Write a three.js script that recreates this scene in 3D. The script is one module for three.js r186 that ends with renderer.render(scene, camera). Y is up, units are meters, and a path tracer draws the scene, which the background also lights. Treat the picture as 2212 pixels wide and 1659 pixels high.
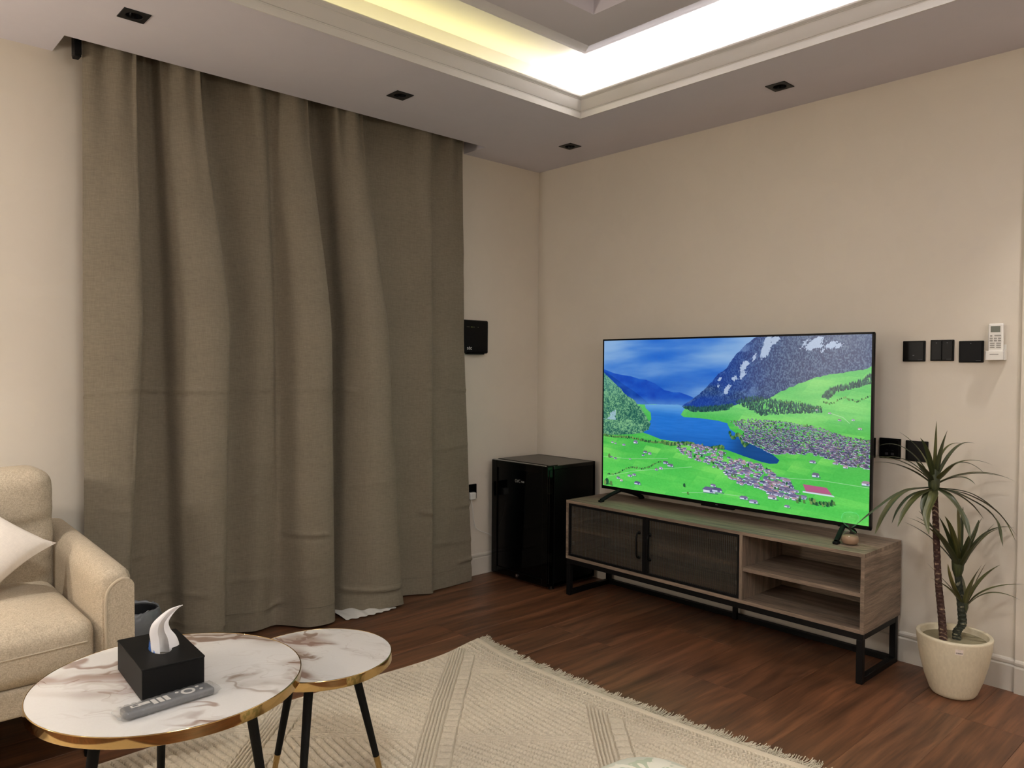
import * as THREE from 'three';
import { RoundedBoxGeometry } from 'three/addons/geometries/RoundedBoxGeometry.js';
import { TextGeometry } from 'three/addons/geometries/TextGeometry.js';
import { FontLoader } from 'three/addons/loaders/FontLoader.js';
import { RectAreaLightUniformsLib } from 'three/addons/lights/RectAreaLightUniformsLib.js';
import { mergeGeometries, mergeVertices, toCreasedNormals } from 'three/addons/utils/BufferGeometryUtils.js';

// ---------------------------------------------------------------- camera, exposure, lights
const scene = new THREE.Scene();
scene.background = new THREE.Color(0x000000);
const camera = new THREE.PerspectiveCamera(53.64, 2212 / 1659, 0.05, 40);
camera.position.set(3.4743, 1.25, 3.4319);
camera.rotation.order = 'YXZ';
camera.rotation.set(-0.023047, 0.825094, 0.006987);
const renderer = new THREE.WebGLRenderer({ antialias: true });
renderer.toneMapping = THREE.LinearToneMapping;
renderer.toneMappingExposure = 1.0;
renderer.shadowMap.enabled = true;
RectAreaLightUniformsLib.init();
// the sources this room has: LED strips in the ceiling trough (cool white along the TV wall, yellow and weaker
// along the curtain wall), a ceiling lamp over the middle of the room, a floor lamp past the sofa's far end, a pendant beside the camera, the lit half of the ceiling spots, and the television
const LIGHT = {
  coveTv: { color: [1.0, 1.0, 0.88], radiance: 60 },
  coveCurtain: { color: [1.0, 0.91, 0.34], radiance: 7 },
  coveRear: { color: [1.0, 1.0, 0.96], radiance: 30 },
  coveSide: { color: [1.0, 1.0, 0.96], radiance: 40 },
  spot: { color: [1.0, 0.95, 0.88], candela: 30 },
  floorLamp: { color: [1.0, 0.92, 0.82], candela: 3.7 },
  pendant: { color: [1.0, 0.97, 0.92], candela: 3.3 },
  lamp: { color: [0.99, 1.0, 0.98], radiance: 42, size: 0.46 },
  screen: 0.92,
};

// ---------------------------------------------------------------- helpers
const H = 2.487, SLAB = 2.70, XR = 5.6, ZR = 6.2;            // soffit, upper ceiling, room size
const TX0 = 0.902, TX1 = 4.70, TZ0 = 0.605, TZ1 = 5.40;     // opening of the stepped ceiling
function rngOf(a) { return () => { a |= 0; a = a + 0x6D2B79F5 | 0; let t = Math.imul(a ^ a >>> 15, 1 | a); t = t + Math.imul(t ^ t >>> 7, 61 | t) ^ t; return ((t ^ t >>> 14) >>> 0) / 4294967296; }; }
const rnd = rngOf(20240611);
const PERM = (() => { const r = rngOf(7), p = [...Array(256).keys()]; for (let i = 255; i > 0; i--) { const j = Math.floor(r() * (i + 1)); [p[i], p[j]] = [p[j], p[i]]; } return p.concat(p); })();
const VAL = (() => { const r = rngOf(11); return Float32Array.from({ length: 256 }, () => r()); })();
const mod = (a, n) => ((a % n) + n) % n;
function vnoise(x, y, px = 256, py = 256) {              // value noise that repeats every px by py cells
  const xi = Math.floor(x), yi = Math.floor(y), fx = x - xi, fy = y - yi;
  const u = fx * fx * (3 - 2 * fx), v = fy * fy * (3 - 2 * fy);
  const x0 = mod(xi, px) & 255, x1 = mod(xi + 1, px) & 255, y0 = mod(yi, py) & 255, y1 = mod(yi + 1, py) & 255;
  const g = (a, b) => VAL[PERM[PERM[a] + b]];
  return (g(x0, y0) * (1 - u) + g(x1, y0) * u) * (1 - v) + (g(x0, y1) * (1 - u) + g(x1, y1) * u) * v;
}
function fbm(x, y, oct = 4, px = 256, py = 256) { let s = 0, a = 0.5, n = 0; for (let i = 0; i < oct; i++) { s += a * vnoise(x, y, px, py); n += a; a *= 0.5; x *= 2; y *= 2; px *= 2; py *= 2; } return s / n; }
const clamp = (x, a = 0, b = 1) => Math.min(b, Math.max(a, x));
const lerp = (a, b, t) => a + (b - a) * t;
const smooth = (a, b, x) => { const t = clamp((x - a) / (b - a)); return t * t * (3 - 2 * t); };
function texture(w, h, fn, srgb = true) {
  const d = new Uint8Array(w * h * 4);
  for (let j = 0; j < h; j++) for (let i = 0; i < w; i++) { const c = fn(i / w, j / h, i, j), k = (j * w + i) * 4; d[k] = clamp(c[0], 0, 255); d[k + 1] = clamp(c[1], 0, 255); d[k + 2] = clamp(c[2], 0, 255); d[k + 3] = 255; }
  const t = new THREE.DataTexture(d, w, h, THREE.RGBAFormat);
  t.wrapS = t.wrapT = THREE.RepeatWrapping; t.magFilter = THREE.LinearFilter; t.minFilter = THREE.LinearMipmapLinearFilter; t.generateMipmaps = true;
  if (srgb) t.colorSpace = THREE.SRGBColorSpace; t.needsUpdate = true; return t;
}
const grey = (w, h, fn) => texture(w, h, (u, v, i, j) => { const g = fn(u, v, i, j) * 255; return [g, g, g]; }, false);
function std(color, roughness = 0.8, extra = {}) { return new THREE.MeshStandardMaterial({ color, roughness, ...extra }); }
function phys(color, roughness = 0.5, extra = {}) { return new THREE.MeshPhysicalMaterial({ color, roughness, ...extra }); }
function withRepeat(t, x, y) { const c = t.clone(); c.repeat.set(x, y); c.needsUpdate = true; return c; }

const used = {};
function numbered(n) { if (!(n in used)) { used[n] = 0; return n; } return `${n}_${String(++used[n]).padStart(3, '0')}`; }
function shadows(o) { o.castShadow = o.receiveShadow = true; return o; }
function thing(name, label, category, pos = [0, 0, 0], turn = 0, group) {
  const o = new THREE.Group(); o.name = numbered(name); o.position.set(...pos); o.rotation.y = turn;
  o.userData = { label, category }; if (group) o.userData.group = group; scene.add(o); return o;
}
function part(parent, name, geo, mat, label) {
  const m = shadows(new THREE.Mesh(Array.isArray(geo) ? merge(geo) : geo, mat)); m.name = name; if (label) m.userData.label = label; parent.add(m); return m;
}
function structGroup(name, label) { const o = new THREE.Group(); o.name = name; o.userData = { kind: 'structure', label }; scene.add(o); return o; }
function struct(name, geo, mat, label) { const m = part(scene, name, geo, mat); m.userData = { kind: 'structure', label }; return m; }
function merge(list) { return mergeGeometries(list.map(g => { const n = g.index ? g.toNonIndexed() : g; for (const k of Object.keys(n.attributes)) if (!['position', 'normal', 'uv'].includes(k)) n.deleteAttribute(k); return n; })); }
const at = (g, x, y, z) => g.translate(x, y, z);
const rbox = (w, h, d, r = 0.002, s = 2) => new RoundedBoxGeometry(w, h, d, s, Math.min(r, w / 2.01, h / 2.01, d / 2.01));
const span = (x0, x1, y0, y1, z0, z1, r = 0.002, s = 2) => at(rbox(x1 - x0, y1 - y0, z1 - z0, r, s), (x0 + x1) / 2, (y0 + y1) / 2, (z0 + z1) / 2);
const block = (x0, x1, y0, y1, z0, z1) => at(new THREE.BoxGeometry(x1 - x0, y1 - y0, z1 - z0), (x0 + x1) / 2, (y0 + y1) / 2, (z0 + z1) / 2);
const cyl = (r0, r1, h, n = 24) => new THREE.CylinderGeometry(r1, r0, h, n);     // r0 bottom, r1 top
const V3 = (...a) => new THREE.Vector3(...a), V2 = (...a) => new THREE.Vector2(...a);
const lathe = (pts, n = 48) => new THREE.LatheGeometry(pts.map(p => V2(...p)), n);
const tube = (pts, r, seg = 32, rad = 8, closed = false) => new THREE.TubeGeometry(new THREE.CatmullRomCurve3(pts.map(p => V3(...p)), closed), seg, r, rad, closed);
function uvMetres(g, grain = 'x', ou = 0, ov = 0, su = 1, sv = 1) {  // box-projected uv in metres, u along the grain
  g = g.index ? g.toNonIndexed() : g; const p = g.attributes.position, n = g.attributes.normal, uv = new Float32Array(p.count * 2);
  for (let t = 0; t < p.count; t += 3) {
    let nx = 0, ny = 0, nz = 0; for (let k = 0; k < 3; k++) { nx += Math.abs(n.getX(t + k)); ny += Math.abs(n.getY(t + k)); nz += Math.abs(n.getZ(t + k)); }
    const ax = nx >= ny && nx >= nz ? 0 : ny >= nz ? 1 : 2;
    for (let k = 0; k < 3; k++) {
      const P = [p.getX(t + k), p.getY(t + k), p.getZ(t + k)]; const gi = 'xyz'.indexOf(grain);
      const rest = [0, 1, 2].filter(a => a !== ax); const u = rest.includes(gi) ? gi : rest[0], v = rest.find(a => a !== u);
      uv[(t + k) * 2] = (P[u] + ou + (ax === gi ? 0.37 : 0)) * su; uv[(t + k) * 2 + 1] = (P[v] + ov + ax * 0.21) * sv;
    }
  }
  g.setAttribute('uv', new THREE.BufferAttribute(uv, 2)); return g;
}
function flatShape(pts, holes = []) { const s = new THREE.Shape(pts.map(p => V2(...p))); for (const h of holes) { s.holes.push(h instanceof THREE.Path ? h : new THREE.Path(h.map(p => V2(...p)))); } return s; }
const circlePath = (x, y, rx, ry = rx, n = 32) => { const p = new THREE.Path(); p.absellipse(x, y, rx, ry, 0, Math.PI * 2, true); return p; };
function slab(shape, y0, t, bevel = 0, seg = 24) {               // a shape given in (x, z), lying flat from y0 to y0 + t
  const g = new THREE.ExtrudeGeometry(shape, { depth: t - 2 * bevel, bevelEnabled: bevel > 0, bevelSize: bevel, bevelThickness: bevel, bevelSegments: 2, curveSegments: seg });
  g.rotateX(Math.PI / 2); return g.translate(0, y0 + t - bevel, 0);
}
function ring(x0, x1, z0, z1, prof) {                           // a mitred moulding round a rectangle; prof: [inset, y] pairs
  const pos = []; const cs = d => [[x0 + d, z0 + d], [x1 - d, z0 + d], [x1 - d, z1 - d], [x0 + d, z1 - d]];
  for (let i = 0; i + 1 < prof.length; i++) {
    const A = cs(prof[i][0]), B = cs(prof[i + 1][0]), ya = prof[i][1], yb = prof[i + 1][1];
    for (let k = 0; k < 4; k++) { const l = (k + 1) % 4; const a = [A[k][0], ya, A[k][1]], b = [A[l][0], ya, A[l][1]], c = [B[l][0], yb, B[l][1]], d = [B[k][0], yb, B[k][1]]; pos.push(...a, ...b, ...c, ...a, ...c, ...d); }
  }
  const g = new THREE.BufferGeometry(); g.setAttribute('position', new THREE.Float32BufferAttribute(pos, 3));
  g.setAttribute('uv', new THREE.Float32BufferAttribute(new Float32Array(pos.length / 3 * 2), 2)); g.computeVertexNormals(); return toCreasedNormals(g, 0.5);
}
function grid(nu, nv, fn, uvFn, closedU = false) {              // a surface from fn(u, v) -> [x, y, z]
  const pos = [], uv = [], idx = [];
  for (let j = 0; j <= nv; j++) for (let i = 0; i <= nu; i++) { const P = fn(i / nu, j / nv); pos.push(P[0], P[1], P[2]); const q = uvFn ? uvFn(i / nu, j / nv, P) : [i / nu, j / nv]; uv.push(q[0], q[1]); }
  for (let j = 0; j < nv; j++) for (let i = 0; i < nu; i++) { const a = j * (nu + 1) + i, b = a + 1, c = a + nu + 1, d = c + 1; idx.push(a, b, d, a, d, c); }
  const g = new THREE.BufferGeometry(); g.setAttribute('position', new THREE.Float32BufferAttribute(pos, 3)); g.setAttribute('uv', new THREE.Float32BufferAttribute(uv, 2)); g.setIndex(idx); g.computeVertexNormals(); return g;
}
function cushion(w, h, d, r, puff = {}, n = 18, wob = 0, seed = 0) {   // soft block centred on 0, puffed on its faces
  let g = mergeVertices(new THREE.BoxGeometry(w, h, d, n, n, n).deleteAttribute('uv').deleteAttribute('normal'), 1e-5);
  const p = g.attributes.position, hw = w / 2, hh = h / 2, hd = d / 2;
  for (let i = 0; i < p.count; i++) {
    const a = [p.getX(i), p.getY(i), p.getZ(i)], lim = [hw, hh, hd], fx = a[0] / hw, fy = a[1] / hh, fz = a[2] / hd;
    const rr = Math.min(r, hw * 0.98, hh * 0.98, hd * 0.98), c = a.map((v, k) => clamp(v, -(lim[k] - rr), lim[k] - rr)), dl = a.map((v, k) => v - c[k]), L = Math.hypot(...dl) || 1;
    const q = c.map((v, k) => v + dl[k] / L * rr);
    const bump = (s, t) => (1 - s * s) * (1 - t * t);
    q[1] += Math.sign(fy) * Math.abs(fy) ** 3 * (puff.y || 0) * bump(fx, fz); q[0] += Math.sign(fx) * Math.abs(fx) ** 3 * (puff.x || 0) * bump(fy, fz); q[2] += Math.sign(fz) * Math.abs(fz) ** 3 * (puff.z || 0) * bump(fx, fy);
    if (wob) { const nse = fbm(q[0] * 9 + seed, (q[1] + q[2]) * 9 + seed * 2, 3) - 0.5; q[0] += nse * wob; q[1] += nse * wob; q[2] += nse * wob * 0.5; }
    p.setXYZ(i, q[0], q[1], q[2]);
  }
  g.computeVertexNormals(); return uvMetres(g.toNonIndexed(), 'z');
}
const font = await new FontLoader().loadAsync('fonts/droid/droid_sans_bold.typeface.json');
const fontRegular = await new FontLoader().loadAsync('fonts/droid/droid_sans_regular.typeface.json');
function letters(text, size, depth = 0.0006, f = font) { const g = new TextGeometry(text, { font: f, size, depth, curveSegments: 4, bevelEnabled: false }); g.computeBoundingBox(); const b = g.boundingBox; g.translate(-(b.min.x + b.max.x) / 2, -(b.min.y + b.max.y) / 2, 0); return g; }

// ---------------------------------------------------------------- textures and materials
const plaster = grey(512, 512, (u, v) => 0.5 + 0.5 * (fbm(u * 64, v * 64, 3, 64, 64) - 0.5) + 0.25 * (fbm(u * 8, v * 8, 2, 8, 8) - 0.5));
const plasterColor = (r, g, b) => texture(256, 256, (u, v) => { const n = (fbm(u * 6, v * 6, 4, 6, 6) - 0.5) * 5; return [r + n, g + n, b + n * 0.9]; });
const M = {};
M.wall = std(0xffffff, 0.93, { map: plasterColor(218, 209, 194), bumpMap: plaster, bumpScale: 0.0006 });
M.ceiling = std(0xffffff, 0.95, { map: plasterColor(211, 207, 214), bumpMap: plaster, bumpScale: 0.0003 });
M.trimPaint = std(0xd2cfca, 0.75);
M.board = std(0xc9c2b6, 0.55);
const floorTex = texture(1024, 2048, (u, v) => {
  const warp = (fbm(u * 5, v * 3, 3, 5, 3) - 0.5) * 0.10, k = fbm((u + warp) * 26, v * 3, 4, 26, 3), f = fbm((u + warp * 0.4) * 150, v * 14, 3, 150, 14), b = fbm(u * 3, v * 2.0, 3, 3, 2), p = fbm(u * 240, v * 30, 2, 240, 30);
  const ringy = 0.5 + 0.5 * Math.sin((u * 9 + fbm(u * 4, v * 2, 3, 4, 2) * 5.5) * 6.283);
  let t = 0.40 * k + 0.24 * f + 0.26 * b + 0.10 * ringy; t += p > 0.72 ? -0.06 : 0; t = clamp((t - 0.3) / 0.42);
  return [lerp(66, 130, t), lerp(43, 88, t), lerp(28, 60, t)];
});
const floorBump = grey(512, 1024, (u, v) => 0.5 + 0.5 * (fbm(u * 150, v * 14, 3, 150, 14) - 0.5));
M.floor = [0xffffff, 0xf2ece8, 0xfff6ee, 0xe9e2dc].map(c => std(c, 0.42, { map: floorTex, bumpMap: floorBump, bumpScale: 0.0004 }));
M.subfloor = std(0x1c130e, 0.95);
const ashTex = texture(2048, 1024, (u, v) => {
  const w = (fbm(u * 3, v * 6, 3, 3, 6) - 0.5) * 0.07, k = fbm(u * 4, (v + w) * 46, 4, 4, 46), f = fbm(u * 26, (v + w * 0.5) * 230, 2, 26, 230), b = fbm(u * 2, v * 7, 2, 2, 7), pore = fbm(u * 60, v * 380, 2, 60, 380);
  let t = 0.5 * k + 0.3 * f + 0.2 * b; t = clamp((t - 0.33) / 0.36); if (pore > 0.7) t -= 0.18;
  return [lerp(98, 152, t), lerp(84, 132, t), lerp(71, 113, t)];
});
const ashBump = grey(512, 512, (u, v) => fbm(u * 12, v * 120, 2, 12, 120));
M.ash = std(0xffffff, 0.62, { map: withRepeat(ashTex, 0.8, 1.6), bumpMap: withRepeat(ashBump, 1.6, 3.2), bumpScale: 0.0003 });
M.blackMetal = phys(0x060607, 0.5, { specularIntensity: 0.45 });
M.blackPlastic = phys(0x050505, 0.36, { specularIntensity: 0.35 });
M.blackGloss = phys(0x030303, 0.10, { specularIntensity: 0.4 });
M.blackMatte = phys(0x070707, 0.62, { specularIntensity: 0.4 });
M.chrome = std(0xb9bdc2, 0.22, { metalness: 1 });
M.gold = std(0xb99d6c, 0.06, { metalness: 1 });
M.whitePlastic = phys(0xe6e3dc, 0.4, { clearcoat: 0.3 });
function weave(w, h, base, spread, px, py, slub) { return texture(w, h, (u, v, i, j) => { const a = Math.sin(i * Math.PI * 2 * px / w), b = Math.sin(j * Math.PI * 2 * py / h); const n = fbm(u * 90, v * slub, 3, 90, slub) - 0.5, n2 = fbm(u * slub, v * 90, 3, slub, 90) - 0.5; const k = (a * b * 0.22 + n * 0.9 + n2 * 0.9) * spread; return [base[0] + k, base[1] + k * 0.97, base[2] + k * 0.92]; }); }
const sofaTex = weave(512, 512, [180, 166, 144], 46, 64, 64, 40), sofaBump = grey(512, 512, (u, v, i, j) => 0.5 + 0.22 * Math.sin(i * 0.7854) * Math.sin(j * 0.7854) + 0.5 * (fbm(u * 90, v * 22, 3, 90, 22) - 0.5) + 0.5 * (fbm(u * 22, v * 90, 3, 22, 90) - 0.5));
M.sofa = phys(0xffffff, 0.95, { map: withRepeat(sofaTex, 8, 8), bumpMap: withRepeat(sofaBump, 8, 8), bumpScale: 0.0006, sheen: 0.25, sheenRoughness: 0.6 });
M.sofaPiping = phys(0xffffff, 0.95, { map: withRepeat(sofaTex, 3, 3) });
const curtTex = texture(1024, 1024, (u, v, i, j) => { const n = fbm(u * 24, v * 300, 3, 24, 300) - 0.5, m = fbm(u * 300, v * 20, 2, 300, 20) - 0.5, b = fbm(u * 3, v * 3, 3, 3, 3) - 0.5; const k = n * 22 + m * 14 + b * 6; return [121 + k, 112 + k, 95 + k * 0.9]; });
const curtBump = grey(512, 512, (u, v, i, j) => 0.5 + 0.6 * (fbm(u * 20, v * 180, 3, 20, 180) - 0.5) + 0.3 * (fbm(u * 180, v * 16, 2, 180, 16) - 0.5));
M.curtain = phys(0xffffff, 0.9, { map: withRepeat(curtTex, 2.4, 2.4), bumpMap: withRepeat(curtBump, 3.2, 3.2), bumpScale: 0.00025, sheen: 0.35, sheenRoughness: 0.5, sheenColor: new THREE.Color(0.6, 0.55, 0.45), side: THREE.DoubleSide });
M.sheer = phys(0xd8d4cc, 0.95, { transmission: 0.3, side: THREE.DoubleSide });
M.pillow = phys(0xffffff, 0.9, { map: withRepeat(weave(256, 256, [226, 216, 204], 10, 64, 64, 20), 4, 4), sheen: 0.3 });
// ---------------------------------------------------------------- the room
const WT = 0.15;
{
  const g = structGroup('floor', 'dark brown wood plank floor');
  part(g, 'subfloor', block(-WT, XR + WT, -0.12, -0.012, -WT, ZR + WT), M.subfloor);
  const w = 0.186, gap = 0.0006, L = 1.22, c = 0.0009, T = 0.012;
  function plank(len, ou, ov) {                             // chamfered board, top at y = 0, running along z
    const x = w / 2 - gap / 2, z = len / 2 - gap / 2, pos = [], uv = [];
    const q = (a, b, cc, d) => { for (const p of [a, b, cc, a, cc, d]) { pos.push(...p); uv.push((p[0] + ou) / 0.9, (p[2] + ov) / 1.8); } };
    const t = [[-x + c, 0, -z + c], [-x + c, 0, z - c], [x - c, 0, z - c], [x - c, 0, -z + c]], m = [[-x, -c, -z], [-x, -c, z], [x, -c, z], [x, -c, -z]], b = m.map(p => [p[0], -T, p[2]]);
    q(...t); for (let k = 0; k < 4; k++) { const l = (k + 1) % 4; q(t[l], t[k], m[k], m[l]); q(m[l], m[k], b[k], b[l]); }
    const geo = new THREE.BufferGeometry(); geo.setAttribute('position', new THREE.Float32BufferAttribute(pos, 3)); geo.setAttribute('uv', new THREE.Float32BufferAttribute(uv, 2)); geo.computeVertexNormals(); return geo;
  }
  const lens = [L, L * 2 / 3, L / 3], geos = lens.map(l => [0, 1, 2, 3, 4].map(k => plank(l, k * 0.187, k * 0.61 + l)));
  const starts = [0, 1, 2, 1, 0, 2];
  for (let r = 0; r * w < XR; r++) {
    let z = 0; let k = starts[(r * 5 + (r >> 1)) % 6];
    while (z < ZR) {
      const len = lens[k]; const m = part(g, 'plank', geos[k][Math.floor(rnd() * 5)], M.floor[Math.floor(rnd() * 4)]);
      m.position.set((r + 0.5) * w, 0, z + len / 2); if (rnd() < 0.5) m.rotation.y = Math.PI; z += len; k = 0;
    }
  }
}
const wallUV = g => uvMetres(g, 'x', 0, 0, 0.7, 0.7);
struct('wall_left', wallUV(merge([block(-WT, 0, -0.1, SLAB + 0.1, -WT, 0.86), block(-WT, 0, -0.1, SLAB + 0.1, 2.44, ZR + WT), block(-WT, 0, 2.30, SLAB + 0.1, 0.86, 2.44), block(-WT, 0, -0.1, 0.0, 0.86, 2.44), block(-WT - 0.02, -WT, -0.1, SLAB + 0.1, 0.80, 2.50)])), M.wall, 'cream painted wall behind the curtain');
struct('wall_right', wallUV(block(0, XR + WT, -0.1, SLAB + 0.1, -WT, 0)), M.wall, 'cream painted wall behind the television');
struct('wall_right_return', wallUV(block(2.657, XR, 0, SLAB, -0.01, 0.012)), M.wall, 'slightly proud end of the television wall');
struct('wall_rear', wallUV(block(0, XR + WT, -0.1, SLAB + 0.1, ZR, ZR + WT)), M.wall, 'cream painted wall behind the camera');
struct('wall_side', wallUV(block(XR, XR + WT, -0.1, SLAB + 0.1, 0, ZR)), M.wall, 'cream painted wall opposite the curtain');
const skirtProfile = [[0, 0], [0.015, 0], [0.015, 0.098], [0.0125, 0.103], [0.006, 0.104], [0.006, 0.108], [0.011, 0.109], [0.011, 0.118], [0.007, 0.124], [0, 0.127]];
function skirting(name, len, place, label) {
  const g = new THREE.ExtrudeGeometry(flatShape(skirtProfile), { depth: len, bevelEnabled: false }); place(g); return struct(name, g, M.board, label);
}
skirting('baseboard_left', 0.86, g => g, 'grooved off-white baseboard under the curtain wall');
skirting('baseboard_far_left', ZR - 2.44, g => g.translate(0, 0, 2.44), 'grooved off-white baseboard behind the sofa');
skirting('baseboard_right', 2.657, g => { g.rotateY(Math.PI / 2); g.scale(1, 1, -1); g.index || 0; const p = g.attributes.position; for (let t = 0; t < p.count; t += 3) { const a = [p.getX(t), p.getY(t), p.getZ(t)]; p.setXYZ(t, p.getX(t + 1), p.getY(t + 1), p.getZ(t + 1)); p.setXYZ(t + 1, ...a); } g.computeVertexNormals(); }, 'grooved off-white baseboard behind the media console');
skirting('baseboard_return', XR - 2.659, g => { g.rotateY(Math.PI / 2); g.scale(1, 1, -1); const p = g.attributes.position; for (let t = 0; t < p.count; t += 3) { const a = [p.getX(t), p.getY(t), p.getZ(t)]; p.setXYZ(t, p.getX(t + 1), p.getY(t + 1), p.getZ(t + 1)); p.setXYZ(t + 1, ...a); } g.computeVertexNormals(); g.translate(2.659, 0, 0.012); }, 'grooved off-white baseboard right of the plant');

// stepped ceiling: soffit with curtain pocket, trough with LED strips, upper slab, dropped frame in the middle
const SPOTS_OFF = [[0.556, 2.575], [0.548, 1.438], [0.54, 0.292], [1.797, 0.298]];
const SPOTS_ON = [[0.556, 3.71], [0.556, 4.85], [3.05, 0.298], [4.30, 0.298], [5.1, 2.0], [5.1, 3.4], [3.05, 5.85], [1.8, 5.85]];
const SPOT_GAIN = [0.26, 0.40, 0.13, 0.1, 0.3, 0.3, 0.3, 0.3];
{
  const g = structGroup('ceiling', 'stepped plaster ceiling with a lit trough');
  const holes = [[[TX0, TZ0], [TX1, TZ0], [TX1, TZ1], [TX0, TZ1]], ...SPOTS_OFF.concat(SPOTS_ON).map(([x, z]) => circlePath(x, z, 0.036))];
  const soffit = flatShape([[0, 0], [XR, 0], [XR, ZR], [0, ZR], [0, 2.715], [0.195, 2.715], [0.195, 0.617], [0, 0.617]], holes);
  part(g, 'soffit', uvMetres(slab(soffit, H, 0.012), 'x', 0, 0, 0.7, 0.7), M.ceiling);
  const up = H + 0.012;
  part(g, 'pocket_lining', [block(0.195, 0.207, up, SLAB, 0.605, 2.727), block(0, 0.195, up, SLAB, 0.605, 0.617), block(0, 0.195, up, SLAB, 2.715, 2.727)], M.ceiling);
  part(g, 'upper_slab', uvMetres(block(-WT, XR + WT, SLAB, SLAB + 0.1, -WT, ZR + WT), 'x', 0, 0, 0.7, 0.7), M.ceiling);
  part(g, 'trough_back', ring(TX0, TX1, TZ0, TZ1, [[-0.075, up], [-0.075, SLAB]]), M.ceiling);
  part(g, 'dropped_frame', ring(TX0, TX1, TZ0, TZ1, [[0.268, SLAB], [0.268, 2.663], [0.256, 2.659], [0.262, 2.652], [0.300, 2.640], [0.468, 2.566], [0.480, 2.560], [0.674, 2.560], [0.674, 2.648], [0.70, 2.66]]), M.ceiling);
  part(g, 'centre_panel', block(TX0 + 0.70, TX1 - 0.70, 2.66, SLAB, TZ0 + 0.70, TZ1 - 0.70), M.ceiling);
}
{
  const cove = []; for (let i = 0; i <= 8; i++) { const a = i / 8 * Math.PI / 2; cove.push([0.006 + 0.036 * (1 - Math.cos(a)), 2.515 + 0.042 * Math.sin(a)]); }
  struct('trim_1', ring(TX0, TX1, TZ0, TZ1, [[-0.075, up0(), ], [-0.0005, up0()], [-0.0005, H - 0.004], [0.004, H - 0.004], [0.0045, 2.511], [0.006, 2.513], ...cove, [0.043, 2.559], [0.048, 2.561], [0.054, 2.565], [0.056, 2.570], [0.054, 2.574], [0.046, 2.574], [0.034, 2.545], [0.010, 2.516], [-0.075, 2.514]]), M.trimPaint, 'white crown moulding hiding the LED strip');
}
function up0() { return H + 0.0122; }
// LED strips lie in the trough; each glows and carries an area light of its own size
const lin = c => new THREE.Color().setRGB(...c);
function ledStrip(x, z, len, along, L, label) {
  const o = thing('led_strip', label, 'light strip', [x, 2.5145, z], along === 'x' ? 0 : Math.PI / 2, 'LED strips in the ceiling trough');
  part(o, 'tape', at(new THREE.BoxGeometry(len, 0.003, 0.014), 0, 0.0015, 0), M.whitePlastic);
  const glow = std(0x000000, 1, { emissive: lin(L.color), emissiveIntensity: L.radiance * 0.5 });
  part(o, 'led_lens', at(new THREE.BoxGeometry(len, 0.003, 0.010), 0, 0.0045, 0), glow);
  const a = new THREE.RectAreaLight(lin(L.color), L.radiance * 2, len, 0.030); a.position.set(0, 0.0075, 0); a.rotation.x = Math.PI / 2; o.add(a);
}
ledStrip((TX0 + TX1) / 2, TZ0 - 0.035, TX1 - TX0 + 0.06, 'x', LIGHT.coveTv, 'bright white LED strip in the trough above the television wall');
ledStrip(TX0 - 0.035, (TZ0 + TZ1) / 2, TZ1 - TZ0 - 0.1, 'z', LIGHT.coveCurtain, 'yellow LED strip in the trough above the curtain wall');
ledStrip((TX0 + TX1) / 2, TZ1 + 0.035, TX1 - TX0 + 0.06, 'x', LIGHT.coveRear, 'LED strip in the trough behind the camera');
ledStrip(TX1 + 0.035, (TZ0 + TZ1) / 2, TZ1 - TZ0 - 0.1, 'z', LIGHT.coveSide, 'LED strip in the trough opposite the curtain');
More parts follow.
